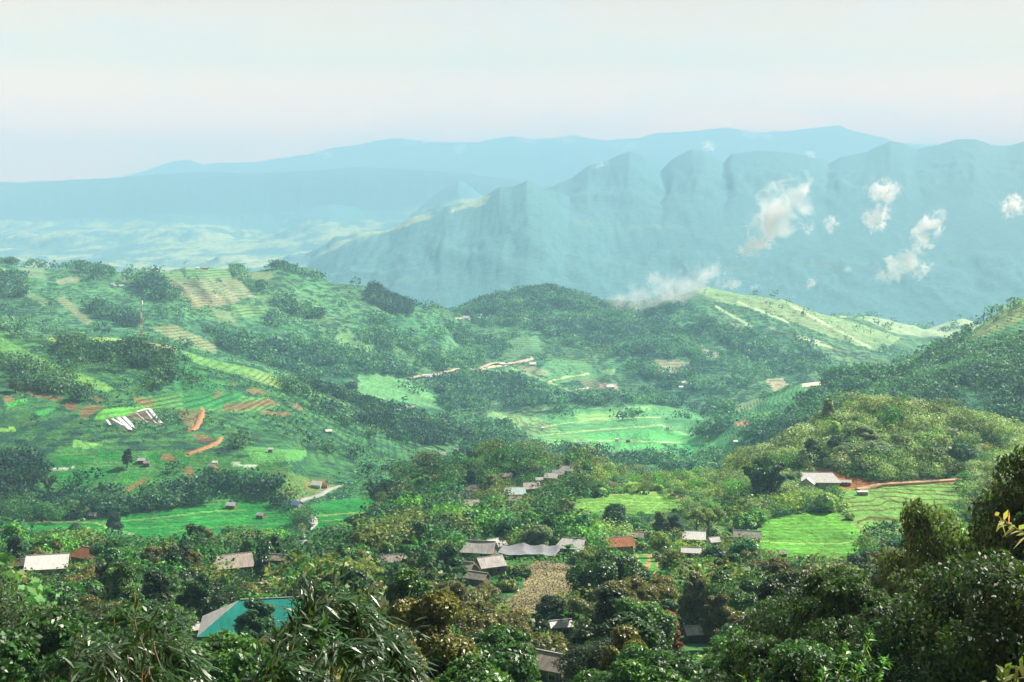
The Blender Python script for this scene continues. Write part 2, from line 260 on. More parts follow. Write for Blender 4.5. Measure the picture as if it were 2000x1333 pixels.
# right hill
R4 = (880, 1800)
paint([(1700,735),(1800,708),(1880,662),(1930,612),(2000,560),(2100,500),(2200,500),(2060,600),(1960,640),(1870,690),(1800,720)], (0.36,0.44,0.14), *R4, s=.7, scrub=.3)
paint([(1860,680),(1960,640),(2060,600),(2100,640),(2000,650),(1900,690)], (0.10,0.30,0.10), *R4, scrub=.2)
paint([(1350,838),(1480,785),(1560,752),(1600,770),(1560,800),(1500,850),(1400,870)], (0.10,0.32,0.10), *R4, s=.8, scrub=.3)
paint([(1562,746),(1610,742),(1625,750),(1570,756)], (0.80,0.70,0.42), *R4, scrub=0, rough=.3); paint([(1570,772),(1598,770),(1578,790),(1563,786)], (0.50,0.24,0.13), *R4, scrub=0, rough=.5)
paint([(1428,790),(1485,780),(1495,775),(1470,800),(1430,806)], (0.20,0.33,0.13), *R4, terr=.9, step=2, scrub=0); paint([(1430,825),(1455,820),(1470,830),(1440,835)], (0.48,0.26,0.15), *R4, scrub=0)
paint([(1460,812),(1500,800),(1520,810),(1480,822)], (0.18,0.42,0.13), *R4, scrub=0); paint([(1745,738),(1760,736),(1768,752),(1752,750)], SAND, *R4, scrub=0)
# left hill
R1 = (800, 1480)
paint([(85,662),(150,655),(215,650),(255,660),(235,668),(130,675)], (0.40,0.48,0.12), *R1, scrub=0, terr=.3); paint([(255,665),(340,668),(345,690),(300,700),(260,680)], (0.34,0.30,0.14), *R1, scrub=.1, terr=.8, step=2)
paint([(340,672),(430,700),(520,720),(640,770),(620,780),(500,745),(380,710)], (0.20,0.36,0.10), *R1, s=.8, scrub=.15, terr=.5); paint([(470,725),(560,735),(590,752),(520,752)], (0.24,0.36,0.12), *R1, terr=.9, step=2, scrub=0)
paint([(0,655),(60,690),(130,720),(200,745),(230,765),(200,765),(120,740),(0,700)], (0.24,0.42,0.10), *R1, s=.75, scrub=.1)
paint([(-100,640),(0,645),(60,690),(120,740),(210,770),(150,775),(0,740),(-100,720)], (0.10,0.26,0.08), *R1, s=.5)
paint([(320,700),(400,730),(440,760),(380,775),(340,765)], (0.055,0.22,0.07), *R1, scrub=.2, s=.8)
paint([(262,775),(345,768),(440,770),(530,780),(545,800),(500,805),(420,805),(330,800),(270,795)], (0.13,0.34,0.10), *R1, scrub=0, terr=.9, step=1.8)
paint([(355,770),(470,766),(475,796),(360,800)], (0.05,0.27,0.08), *R1, scrub=0, terr=.7, step=2.2)
for p_ in ([(262,776),(298,780),(300,792),(268,790)], [(170,775),(185,772),(205,785),(190,786)], [(152,800),(185,790),(205,796),(190,812),(160,818)], [(420,765),(435,765),(432,778),(420,780)], [(480,762),(510,762),(530,772),(495,772)], [(440,790),(535,782),(545,792),(500,800),(430,802)], [(505,803),(565,806),(570,812),(520,812)], [(445,748),(465,748),(460,754)], [(35,760),(60,762),(125,778),(120,785),(60,775)], [(5,775),(30,775),(30,785),(10,788)], [(560,790),(575,785),(590,800),(580,800)]): paint(p_, (0.30,0.17,0.09), *R1, scrub=0, rough=1.1, s=.85)
paint([(125,790),(145,785),(150,800),(130,802)], (0.28,0.13,0.07), *R1, scrub=0); paint([(375,848),(400,850),(420,860),(400,865),(380,858)], (0.26,0.15,0.09), *R1, scrub=0, rough=.5)
paint([(185,818),(205,798),(300,793),(320,793),(255,812),(200,822)], (0.16,0.48,0.08), *R1, scrub=0, rough=.4); paint([(5,790),(50,778),(55,785),(20,797)], (0.10,0.46,0.09), *R1, scrub=0, rough=.4); paint([(65,805),(95,795),(105,798),(75,815)], (0.08,0.40,0.08), *R1, scrub=0)
paint([(0,838),(35,835),(30,842),(0,846)], (0.3,0.5,0.1), *R1, scrub=0)
paint([(355,800),(392,800),(388,840),(372,838),(350,815)], (0.30,0.22,0.11), *R1, scrub=.1, s=.8)
paint([(205,817),(250,812),(265,836),(255,848),(228,830)], (0.20,0.14,0.10), *R1, scrub=0, rough=.3); paint([(250,808),(290,800),(318,832),(300,828),(262,820)], (0.22,0.15,0.10), *R1, scrub=0, rough=.3)
# rice terraces on the lower left
RT = (700, 1000)
paint([(50,905),(130,870),(200,885),(330,880),(420,890),(520,900),(600,940),(590,975),(480,985),(300,1000),(120,1020),(20,1030),(0,1000),(60,960)], (0.09,0.27,0.07), *RT, scrub=.15, terr=.35, step=1.2)
for p_, c_ in (([(95,925),(150,915),(225,918),(232,930),(160,945),(105,940)], RICE), ([(55,968),(120,955),(165,955),(150,965),(90,978)], RICE2), ([(60,900),(130,892),(190,893),(160,910),(70,915)], RICE), ([(120,972),(185,962),(190,968),(140,985)], RICE2),
    ([(260,940),(320,928),(318,940),(275,955),(255,952)], RICE2), ([(190,880),(240,880),(235,900),(195,900)], RICE), ([(240,925),(275,924),(270,935),(240,937)], RICE), ([(205,990),(265,972),(285,970),(280,985),(215,997)], RICE2), ([(285,885),(375,890),(370,908),(320,912),(290,902)], RICE), ([(385,925),(420,925),(415,940),(385,935)], RICE),
    ([(140,858),(180,862),(200,868),(165,876),(140,870)], (0.25,0.5,0.14)), ([(160,975),(200,960),(225,958),(180,985)], RICE2), ([(55,985),(130,985),(120,1000),(70,1005)], RICE2), ([(470,870),(520,875),(600,880),(590,900),(500,905)], (0.14,0.36,0.10)), ([(210,945),(255,935),(250,945),(215,955)], RICE2),
    ([(495,990),(520,985),(560,990),(540,1000)], GRASS), ([(610,960),(650,945),(662,952),(640,965),(615,972)], (0.18,0.3,0.1))): paint(p_, c_, *RT, scrub=0, rough=.6, terr=.35, step=.8)
for p_ in ([(320,885),(352,895),(335,905),(318,900)], [(248,955),(290,932),(285,945),(255,960)], [(225,968),(255,952),(262,958),(235,975)], [(345,955),(395,940),(390,950),(355,962)], [(360,915),(375,912),(380,930),(368,935)], [(590,940),(640,935),(625,952),(600,965)]): paint(p_, (0.36,0.17,0.09), *RT, scrub=0, rough=.6, s=.85)
paint([(90,917),(145,912),(146,915),(95,922)], (0.75,0.78,0.74), *RT, scrub=0, rough=.1); paint([(450,902),(505,910),(495,916),(455,910)], (0.6,0.66,0.52), *RT, scrub=0, rough=.2)
paint([(540,915),(640,945),(600,975),(520,985),(500,960)], (0.22,0.28,0.09), *RT, s=.6, scrub=.2)
# flats
c = 178.0
for nm, col in (('round', (0.12,0.35,0.045)), ('left', (0.025,0.23,0.04)), ('bend', (0.025,0.23,0.04)), ('pale', (0.15,0.34,0.06))):
    pp, c = FLATS[nm]; wp = plane_poly(pp, c); jx = fbm(XX/6, YY/6, 2, 5)*1.2
    m = inpoly(XX+jx, YY+jx, wp); C[m] = np.array(col)*(1+.35*fbm(XX/9, YY/14, 4, 15)[..., None]+.18*np.sin(YY*1.1+n1*6)[..., None])[m]; SCR[m] = 0; TER[m] = 0
for s_ in ([(300,1003),(330,1030),(420,1050)], [(420,992),(440,1015),(520,1035)], [(120,1030),(180,1045),(240,1052)], [(300,1018),(420,1008),(560,1010)], [(330,1040),(450,1028),(560,1022)]): stroke(s_, 1.8, (0.16,0.34,0.09), 650, 850, .7)
stroke([(40,1021),(150,1018),(200,1024),(230,1036),(260,1045)], 3.5, (0.40,0.36,0.18), 650, 850, .8); stroke([(200,1020),(300,1012),(400,1000),(480,996)], 2, (0.35,0.45,0.12), 650, 850, .7); stroke([(90,1040),(300,1030),(480,1012)], 2, (0.10,0.40,0.08), 650, 850, .7)
stroke([(608,1008),(660,1004),(745,1000)], 2.5, (0.35,0.42,0.12), 650, 850); stroke([(630,1018),(735,1012)], 2, (0.30,0.42,0.12), 650, 850); stroke([(1478,1058),(1560,1062),(1640,1062),(1672,1057)], 2, (0.33,0.55,0.14), 440, 600)
stroke([(1640,1004),(1665,1020),(1690,1045)], 3.5, (0.20,0.20,0.09), 440, 600)
for s_ in ([(1130,985),(1200,975),(1300,985)], [(1180,1000),(1230,985),(1240,966)], [(1260,1003),(1290,985),(1285,965)]): stroke(s_, 1.6, (0.30,0.55,0.12), 560, 650, .7)
paint([(1175,950),(1240,942),(1320,950),(1330,968),(1240,965),(1170,968)], (0.34,0.42,0.13), 590, 760, s=.8, scrub=.1); paint([(1300,955),(1345,970),(1350,985),(1325,980)], (0.42,0.33,0.19), 560, 760, s=.7)
paint([(1340,930),(1430,925),(1440,945),(1350,950)], (0.30,0.38,0.14), 560, 760, s=.8); stroke([(1348,943),(1376,943)], 6, RED, 560, 760)
paint([(1360,960),(1480,960),(1500,1010),(1440,1080),(1330,1060)], (0.20,0.33,0.10), 430, 700, s=.6, scrub=.5)
# knoll with the long white-roofed house and the terraces under it
paint([(1560,925),(1600,912),(1660,930),(1720,940),(1880,935),(1880,944),(1700,948),(1660,958),(1570,955)], RED, 540, 720, scrub=0, rough=.4)
paint([(1640,960),(1700,948),(1870,944),(1900,1000),(1750,1040),(1690,1045),(1650,1000)], (0.17,0.36,0.08), 530, 700, scrub=0, terr=1.0, step=.55, rough=.4)
paint([(1742,820),(1770,815),(1775,830),(1738,836)], (0.62,0.42,0.22), 600, 800, scrub=0, rough=.3); paint([(1810,880),(1830,868),(1960,866),(1960,876),(1850,888)], (0.62,0.33,0.16), 600, 800, scrub=0, rough=.3)
paint([(1560,870),(1640,820),(1700,806),(1850,815),(2000,845),(2000,920),(1700,925),(1600,905)], (0.17,0.27,0.10), 600, 800, s=.6, scrub=.6)
# ploughed plot, three small paddies
paint([(965,1190),(1020,1150),(1025,1110),(1050,1095),(1100,1098),(1142,1115),(1135,1150),(1060,1195),(1000,1205)], (0.25,0.225,0.115), 230, 480, scrub=0, rough=.2)
paint([(1140,1105),(1220,1092),(1225,1120),(1150,1125)], (0.14,0.30,0.08), 300, 480, scrub=.3)
paint([(1208,1082),(1290,1084),(1280,1130),(1250,1145),(1235,1130)], (0.45,0.26,0.12), 300, 480, scrub=0, rough=.2)
for p_ in ([(1215,1081),(1244,1080),(1243,1090),(1237,1103),(1224,1103)], [(1247,1083),(1262,1084),(1266,1092),(1256,1110),(1262,1130),(1250,1140),(1244,1125),(1248,1100)], [(1270,1088),(1282,1090),(1284,1110),(1270,1130),(1266,1118),(1272,1100)]): paint(p_, RICE2, 300, 480, scrub=0, rough=.1)
# roads and tracks
DIRT = (0.62,0.30,0.11)
stroke([(395,800),(390,815),(386,828),(372,840)], 7, DIRT, *R1); stroke([(432,856),(425,866),(400,876),(365,888)], 7, DIRT, 760, 1100)
road_px = [(612,1085),(585,1060),(578,1046),(600,1036),(613,1022),(604,1010),(588,1001)]
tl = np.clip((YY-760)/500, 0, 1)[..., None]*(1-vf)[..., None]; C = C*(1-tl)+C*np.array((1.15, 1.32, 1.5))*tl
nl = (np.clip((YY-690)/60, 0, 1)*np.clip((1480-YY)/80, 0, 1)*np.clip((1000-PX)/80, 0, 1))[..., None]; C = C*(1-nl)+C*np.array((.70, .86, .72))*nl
Csoil = C.copy()
zq = np.where(TER > .6, 1, 0)*np.clip((1100-YY)/200, 0, 1)
frac = (Z/STEP+n1*.35) % 1.0; Z += zq*TER*STEP*(np.clip((frac-.75)/.25, 0, 1)-frac)*0.8
# ------------------------------------------------------------------ materials
def mat(name, base=(.5,.5,.5), rough=.8, spec=.3):
    m = bpy.data.materials.new(name); m.use_nodes = True; b = m.node_tree.nodes['Principled BSDF']
    b.inputs['Base Color'].default_value = (*base, 1); b.inputs['Roughness'].default_value = rough; b.inputs['Specular IOR Level'].default_value = spec
    return m, m.node_tree, b
def land_material():
    m, t, b = mat('land', rough=.95, spec=.12); l = t.links.new
    at_ = N(t, 'ShaderNodeAttribute', attribute_name='tint'); am = N(t, 'ShaderNodeAttribute', attribute_name='mask')
    sp = N(t, 'ShaderNodeSeparateColor'); l(am.outputs['Color'], sp.inputs[0])
    g = N(t, 'ShaderNodeNewGeometry'); px = N(t, 'ShaderNodeSeparateXYZ'); l(g.outputs['Position'], px.inputs[0])
    # fine mottling, two sizes
    na = N(t, 'ShaderNodeTexNoise', i_Scale=0.35, i_Detail=6.0, i_Roughness=.65); l(g.outputs['Position'], na.inputs['Vector'])
    ra = N(t, 'ShaderNodeMapRange'); ra.inputs['From Min'].default_value = .3; ra.inputs['From Max'].default_value = .7; ra.inputs['To Min'].default_value = .62; ra.inputs['To Max'].default_value = 1.4
    l(na.outputs['Fac'], ra.inputs['Value'])
    nb = N(t, 'ShaderNodeTexNoise', i_Scale=0.03, i_Detail=8.0, i_Roughness=.7); l(g.outputs['Position'], nb.inputs['Vector'])
    rb = N(t, 'ShaderNodeMapRange'); rb.inputs['From Min'].default_value = .35; rb.inputs['From Max'].default_value = .65; rb.inputs['To Min'].default_value = .75; rb.inputs['To Max'].default_value = 1.25
    l(nb.outputs['Fac'], rb.inputs['Value'])
    mu = N(t, 'ShaderNodeMath', operation='MULTIPLY'); l(ra.outputs[0], mu.inputs[0]); l(rb.outputs[0], mu.inputs[1])
    vm = N(t, 'ShaderNodeVectorMath', operation='SCALE'); l(at_.outputs['Color'], vm.inputs[0]); l(mu.outputs[0], vm.inputs['Scale'])
    # scrub: dark bushy spots
    vo = N(t, 'ShaderNodeTexNoise', i_Scale=0.075, i_Detail=7.0, i_Roughness=.62, i_Distortion=.3); l(g.outputs['Position'], vo.inputs['Vector'])
    rv = N(t, 'ShaderNodeMapRange'); rv.inputs['From Min'].default_value = .47; rv.inputs['From Max'].default_value = .55; l(vo.outputs['Fac'], rv.inputs['Value'])
    m1 = N(t, 'ShaderNodeMath', operation='MULTIPLY'); l(rv.outputs[0], m1.inputs[0]); l(sp.outputs[0], m1.inputs[1])
    mxs = N(t, 'ShaderNodeMix', data_type='RGBA'); mxs.inputs['B'].default_value = (0.022, 0.092, 0.055, 1); l(m1.outputs[0], mxs.inputs['Factor']); l(vm.outputs[0], mxs.inputs['A'])
    # terraces: tread and riser by height
    dv = N(t, 'ShaderNodeMath', operation='MULTIPLY'); dv.inputs[1].default_value = 10.0; l(sp.outputs[2], dv.inputs[0])
    dz = N(t, 'ShaderNodeMath', operation='DIVIDE'); l(px.outputs['Z'], dz.inputs[0]); l(dv.outputs[0], dz.inputs[1])
    nz = N(t, 'ShaderNodeTexNoise', i_Scale=0.012, i_Detail=3.0); l(g.outputs['Position'], nz.inputs['Vector'])
    a2 = N(t, 'ShaderNodeMath', operation='MULTIPLY_ADD'); a2.inputs[1].default_value = .55; l(nz.outputs['Fac'], a2.inputs[0]); l(dz.outputs[0], a2.inputs[2])
    fr = N(t, 'ShaderNodeMath', operation='FRACT'); l(a2.outputs[0], fr.inputs[0])
    rf = N(t, 'ShaderNodeMapRange'); rf.inputs['From Min'].default_value = .55; rf.inputs['From Max'].default_value = .63; l(fr.outputs[0], rf.inputs['Value'])
    m2 = N(t, 'ShaderNodeMath', operation='MULTIPLY'); l(rf.outputs[0], m2.inputs[0]); l(sp.outputs[1], m2.inputs[1])
    mxt = N(t, 'ShaderNodeMix', data_type='RGBA'); l(m2.outputs[0], mxt.inputs['Factor']); l(mxs.outputs['Result'], mxt.inputs['A'])
    mk = N(t, 'ShaderNodeVectorMath', operation='MULTIPLY'); mk.inputs[1].default_value = (.72, .34, .34); l(mxs.outputs['Result'], mk.inputs[0]); l(mk.outputs[0], mxt.inputs['B'])
    l(mxt.outputs['Result'], b.inputs['Base Color'])
    bp = N(t, 'ShaderNodeBump', i_Strength=.9, i_Distance=1.6); l(na.outputs['Fac'], bp.inputs['Height'])
    b2 = N(t, 'ShaderNodeBump', i_Strength=.8, i_Distance=6.0); l(vo.outputs['Fac'], b2.inputs['Height']); l(bp.outputs[0], b2.inputs['Normal']); l(b2.outputs[0], b.inputs['Normal'])
    return m
def mesh_np(name, V, Fq, mats=(), smooth=False):
    """V (n,3), Fq (m,k) -> mesh"""
    me = bpy.data.meshes.new(name); V = np.ascontiguousarray(V, np.float32); Fq = np.ascontiguousarray(Fq, np.int32); k = Fq.shape[1]
    me.vertices.add(len(V)); me.vertices.foreach_set('co', V.ravel()); me.loops.add(Fq.size); me.loops.foreach_set('vertex_index', Fq.ravel())
    me.polygons.add(len(Fq)); me.polygons.foreach_set('loop_start', np.arange(0, Fq.size, k, dtype=np.int32)); me.polygons.foreach_set('loop_total', np.full(len(Fq), k, np.int32))
    if smooth: me.polygons.foreach_set('use_smooth', np.ones(len(Fq), bool))
    for m in mats: me.materials.append(m)
    me.update(calc_edges=True); return me
def obj(name, me, parent=None, loc=None, **props):
    o = bpy.data.objects.new(name, me); COL.objects.link(o)
    if parent: o.parent = parent
    if loc is not None: o.location = loc
    for k, v in props.items(): o[k] = v
    return o
idx = np.arange(nd*nx).reshape(nd, nx)
q = np.stack([idx[:-1, :-1], idx[:-1, 1:], idx[1:, 1:], idx[1:, :-1]], -1).reshape(-1, 4)
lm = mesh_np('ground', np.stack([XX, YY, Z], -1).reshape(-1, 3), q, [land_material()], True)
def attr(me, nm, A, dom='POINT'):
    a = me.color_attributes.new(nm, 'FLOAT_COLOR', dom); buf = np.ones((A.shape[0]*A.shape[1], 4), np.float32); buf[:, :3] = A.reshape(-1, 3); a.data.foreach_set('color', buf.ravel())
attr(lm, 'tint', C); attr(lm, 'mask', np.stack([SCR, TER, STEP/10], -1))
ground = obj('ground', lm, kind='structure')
# ------------------------------------------------------------------ leaves, trunks
def leaf_material(name, base, rough=.42, spec=.5, trans=.22, use_obj=True, tint=False, emis=None):
    m, t, b = mat(name, base, rough, spec); l = t.links.new
    g = N(t, 'ShaderNodeNewGeometry'); oi = N(t, 'ShaderNodeObjectInfo')
    n = N(t, 'ShaderNodeTexNoise', i_Scale=.45, i_Detail=3.0); l(g.outputs['Position'], n.inputs['Vector'])
    r = N(t, 'ShaderNodeMapRange'); r.inputs['From Min'].default_value = .3; r.inputs['From Max'].default_value = .7; r.inputs['To Min'].default_value = .55; r.inputs['To Max'].default_value = 1.7; l(n.outputs['Fac'], r.inputs['Value'])
    ri = N(t, 'ShaderNodeMapRange'); ri.inputs['To Min'].default_value = .6; ri.inputs['To Max'].default_value = 1.45; l(g.outputs['Random Per Island'], ri.inputs['Value'])
    mu = N(t, 'ShaderNodeMath', operation='MULTIPLY'); l(r.outputs[0], mu.inputs[0]); l(ri.outputs[0], mu.inputs[1])
    v = N(t, 'ShaderNodeVectorMath', operation='SCALE'); l(mu.outputs[0], v.inputs['Scale'])
    if tint: a = N(t, 'ShaderNodeAttribute', attribute_name='tint'); l(a.outputs['Color'], v.inputs[0])
    elif use_obj: l(oi.outputs['Color'], v.inputs[0])
    else: v.inputs[0].default_value = base
    l(v.outputs[0], b.inputs['Base Color'])
    tr = N(t, 'ShaderNodeBsdfTranslucent'); v2 = N(t, 'ShaderNodeVectorMath', operation='MULTIPLY'); v2.inputs[1].default_value = (1.5, 1.9, .6); l(v.outputs[0], v2.inputs[0]); l(v2.outputs[0], tr.inputs['Color'])
    ms = N(t, 'ShaderNodeMixShader'); ms.inputs[0].default_value = trans; o = t.nodes['Material Output']
    l(b.outputs[0], ms.inputs[1]); l(tr.outputs[0], ms.inputs[2]); l(ms.outputs[0], o.inputs['Surface'])
    return m
M_LEAF = leaf_material('leaf', (.05,.1,.03)); M_TINT = leaf_material('leaf_mass', (.05,.1,.03), tint=True, rough=.6, spec=.3)
M_BARK, tb, bb = mat('bark', (.11,.09,.065), .9, .2)
nb_ = N(tb, 'ShaderNodeTexNoise', i_Scale=3.0, i_Detail=5.0); rb_ = N(tb, 'ShaderNodeValToRGB'); rb_.color_ramp.elements[0].color = (.05,.04,.03,1); rb_.color_ramp.elements[1].color = (.2,.17,.13,1)
tb.links.new(nb_.outputs['Fac'], rb_.inputs['Fac']); tb.links.new(rb_.outputs['Color'], bb.inputs['Base Color'])
M_CULM = mat('culm', (.07,.09,.035), .6, .3)[0]
def leaves(P, out, size, rs, aspect=1.9, droop=.0, jit=.9, up=.45):
    """rhombic leaves at P (n,3); out = outward directions; returns V, F"""
    n = len(P); nrm = out*(1-jit*.5)+rs.normal(size=(n, 3))*jit*.55; nrm[:, 2] += up; nrm /= np.linalg.norm(nrm, axis=1)[:, None]+1e-9
    a = rs.normal(size=(n, 3))+out*.8; a[:, 2] -= droop; a -= nrm*(a*nrm).sum(1)[:, None]; a /= np.linalg.norm(a, axis=1)[:, None]+1e-9
    b = np.cross(nrm, a); s = (size*(.65+.7*rs.random(n)))[:, None] if np.isscalar(size) else (size*(.7+.6*rs.random(n)))[:, None]
    L_ = a*s*aspect*.5; W_ = b*s*.5
    fold = nrm*s*.10
    V = np.stack([P-L_, P+W_+fold-L_*.1, P+L_-nrm*s*.12, P-W_+fold-L_*.1], 1).reshape(-1, 3)
    return V, np.arange(4*n).reshape(n, 4)
def tube(path, radii, seg=6):
    path = [Vector(p) for p in path]; V = []; Fc = []
    for i, p in enumerate(path):
        d = (path[min(i+1, len(path)-1)]-path[max(i-1, 0)]).normalized(); a = d.orthogonal().normalized(); b = d.cross(a)
        for k in range(seg): th = 2*math.pi*k/seg; V.append(p+(a*math.cos(th)+b*math.sin(th))*radii[i])
    for i in range(len(path)-1):
        for k in range(seg): Fc.append((i*seg+k, i*seg+(k+1) % seg, (i+1)*seg+(k+1) % seg, (i+1)*seg+k))
    return np.array([tuple(v) for v in V]), np.array(Fc)
def joinq(parts):
    V = []; Fq = []; o = 0
    for v, f in parts: V.append(v); Fq.append(f+o); o += len(v)
    return np.concatenate(V), np.concatenate(Fq)
def skeleton(rs, H, Rr, kind):
    """trunk, limbs and the lobes of the crown they carry; H height, Rr crown radius"""
    parts = []; lobes = []
    lean = rs.normal(size=2)*.05*H; base_r = .028*H+.05
    top = .62 if kind != 'column' else .9
    tp = [(0, 0, -.6), (lean[0]*.3, lean[1]*.3, H*.2), (lean[0]*.7, lean[1]*.7, H*.42), (lean[0], lean[1], H*top)]
    parts.append(tube(tp, [base_r*1.25, base_r, base_r*.75, base_r*.35]))
    n = {'round': 11, 'spread': 12, 'tall': 13, 'open': 9, 'column': 12, 'bush': 8, 'puff': 9}[kind]
    for k in range(n):
        th = k*2.4+rs.random()*.6; t = (k+.5)/n
        if kind == 'round': h = H*(.42+.46*t); r = Rr*.68*math.sin(math.pi*(.25+.7*t))**.8*(.75+.45*rs.random()); lr = Rr*(.36+.16*rs.random())
        elif kind == 'spread': h = H*(.62+.28*rs.random()); r = Rr*math.sqrt(t)*.85; lr = Rr*(.26+.12*rs.random())
        elif kind == 'tall': h = H*(.30+.62*t); r = Rr*(.62-.38*t)*(.7+.6*rs.random()); lr = Rr*(.40-.12*t)*(.8+.4*rs.random())
        elif kind == 'open': h = H*(.5+.42*rs.random()); r = Rr*(.35+.6*rs.random()); lr = Rr*(.22+.10*rs.random())
        elif kind == 'column': h = H*(.18+.76*t); r = Rr*.32*(1-t*.6); lr = Rr*(.62-.36*t)*(.85+.3*rs.random())
        elif kind == 'puff': h = H*(.48+.4*rs.random()); r = Rr*.55*rs.random()**.5; lr = Rr*(.42+.14*rs.random())
        else: h = H*(.25+.5*rs.random()); r = Rr*.7*rs.random()**.5; lr = Rr*(.34+.16*rs.random())
        c = np.array([lean[0]+r*math.cos(th), lean[1]+r*math.sin(th), h]); lobes.append((c, lr*np.array([1, 1, .62 if kind in ('spread', 'open') else .8])))
        h0 = H*(.22+.35*t); z0 = np.array([lean[0]*h0/H, lean[1]*h0/H, h0]); mid = (z0+c)/2+np.array([0, 0, -.04*H])
        parts.append(tube([z0, mid, c], [base_r*.42, base_r*.28, base_r*.10], 5))
    return joinq(parts), lobes
def crown_pts(rs, lobes, n):
    w = np.array([l[1].prod()**(2/3) for l in lobes]); pick = rs.choice(len(lobes), n, p=w/w.sum())
    c = np.array([l[0] for l in lobes])[pick]; r = np.array([l[1] for l in lobes])[pick]
    d = rs.normal(size=(n, 3)); d[:, 2] += .35; d /= np.linalg.norm(d, axis=1)[:, None]
    # leaves gather in small sprays over each lobe, with holes between them
    nb = vnoise(d[:, 0]*3.1+pick*7.7+9, d[:, 1]*3.1+d[:, 2]*2.7+pick*3.3, 3)
    rad = (.62+.42*rs.random(n)**.6)+(nb-.5)*.55
    keep = nb > .20
    return (c+d*r*rad[:, None])[keep], d[keep]
PROTO = {}
def tree_proto(key, kind, H, Rr, n, size, seed, aspect=1.9, droop=0., up=.45):
    rs = np.random.default_rng(seed); (tv, tf), lobes = skeleton(rs, H, Rr, kind)
    P, d = crown_pts(rs, lobes, n); lv, lf = leaves(P, d, size, rs, aspect, droop, up=up)
    PROTO[key] = (mesh_np(key+'_trunk', tv, tf, [M_BARK], True), mesh_np(key+'_crown', lv, lf, [M_LEAF]), H, Rr)
KINDS_ = [('round', 9.5, 4.6), ('spread', 10.5, 6.0), ('tall', 14.0, 4.4), ('round', 8.0, 4.6), ('open', 11.0, 4.8), ('tall', 12.0, 3.6), ('spread', 8.5, 4.8), ('puff', 8.0, 4.3)]
SHAPEWORD = {'round': 'round-topped', 'spread': 'broad spreading', 'tall': 'tall ragged', 'open': 'thin open-branched', 'column': 'narrow columnar', 'bush': 'low bushy', 'puff': 'puffy'}
for i, (k, h, r) in enumerate(KINDS_):
    tree_proto('near%d' % i, k, h, r, 26000 if k != 'open' else 11000, .205, 100+i)
    tree_proto('mid%d' % i, k, h, r, 4200 if k != 'open' else 2000, .52, 200+i)
for i in range(4): tree_proto('bush%d' % i, 'bush', 2.6, 2.1, 1500, .34, 300+i)
for i in range(2): tree_proto('col%d' % i, 'column', 11.0, 1.9, 3200, .42, 320+i)
def bamboo_meshes(key, n_culm, H, spread, nleaf, size, seed):
    rs = np.random.default_rng(seed); cp = []; LP = []; LD_ = []
    for k in range(n_culm):
        th = rs.random()*2*math.pi; b = rs.normal(size=2)*.35*spread*.3; out = spread*(.35+.75*rs.random()); h = H*(.75+.3*rs.random())
        path = []
        for s in np.linspace(0, 1, 9):
            r = out*s**2.2; z = h*(s-.28*max(0, s-.55)**2*5)
            path.append((b[0]+math.cos(th)*r, b[1]+math.sin(th)*r, z))
        cp.append(tube(path, list(np.linspace(.055, .012, 9)), 5))
        pa = np.array(path); m = nleaf//n_culm; s = .30+.70*rs.random(m)**.75; f = s*8; j = np.minimum(f.astype(int), 7); t = (f-j)[:, None]
        c = pa[j]*(1-t)+pa[j+1]*t; w = (spread*.16*(1.25-s))[:, None]; d = rs.normal(size=(m, 3)); d[:, 2] -= .3; d /= np.linalg.norm(d, axis=1)[:, None]
        LP.append(c+d*w*(.3+.9*rs.random(m))[:, None]); dd = d*.5; dd[:, 0] += math.cos(th)*.6; dd[:, 1] += math.sin(th)*.6; LD_.append(dd)
    lv, lf = leaves(np.concatenate(LP), np.concatenate(LD_), size, rs, 3.2, .9, jit=.7)
    cv, cf = joinq(cp); PROTO[key] = (mesh_np(key+'_culm', cv, cf, [M_CULM], True), mesh_np(key+'_foliage', lv, lf, [M_LEAF]), H, spread)
for i in range(3): bamboo_meshes('bam%d' % i, 22, 13, 6.5, 9000, .30, 400+i)
# long-bladed bamboo near the camera
def blades(P, dirs, L_, W_, rs):
    """pointed strap leaves of 6 vertices (two quads each)"""
    n = len(P); d = dirs/np.linalg.norm(dirs, axis=1)[:, None]; s = rs.normal(size=(n, 3)); s -= d*(s*d).sum(1)[:, None]; s /= np.linalg.norm(s, axis=1)[:, None]
    flat = np.tile([0, 0, 1.0], (n, 1)); s = np.cross(d, flat)+s*.45; s /= np.linalg.norm(s, axis=1)[:, None]+1e-9; nn = np.cross(s, d)
    L_ = L_[:, None]; W_ = W_[:, None]; sag = np.array([0, 0, -1.0])
    a = P; m = P+d*L_*.42+sag*L_*.03; e = P+d*L_+sag*L_*.20
    V = np.stack([a-s*W_*.12, a+s*W_*.12, m+s*W_*.5, m-s*W_*.5, e+s*W_*.03, e-s*W_*.03], 1).reshape(-1, 3)
    b = np.arange(n)[:, None]*6; Fq = np.concatenate([b+np.array([[0, 1, 2, 3]]), b+np.array([[3, 2, 4, 5]])])
    return V, Fq
M_BLADE = leaf_material('bamboo_blade', (.03,.085,.025), rough=.36, spec=.6, trans=.25)
def tag(o, label=None, cat=None, group=None, kind=None):
    if label: o['label'] = label
    if cat: o['category'] = cat
    if group: o['group'] = group
    if kind: o['kind'] = kind
    return o
def empty(name, loc, rz=0., sc=1.): 
    e = bpy.data.objects.new(name, None); COL.objects.link(e); e.location = loc; e.rotation_euler = (0, 0, rz); e.scale = (sc, sc, sc) if np.isscalar(sc) else sc; return e
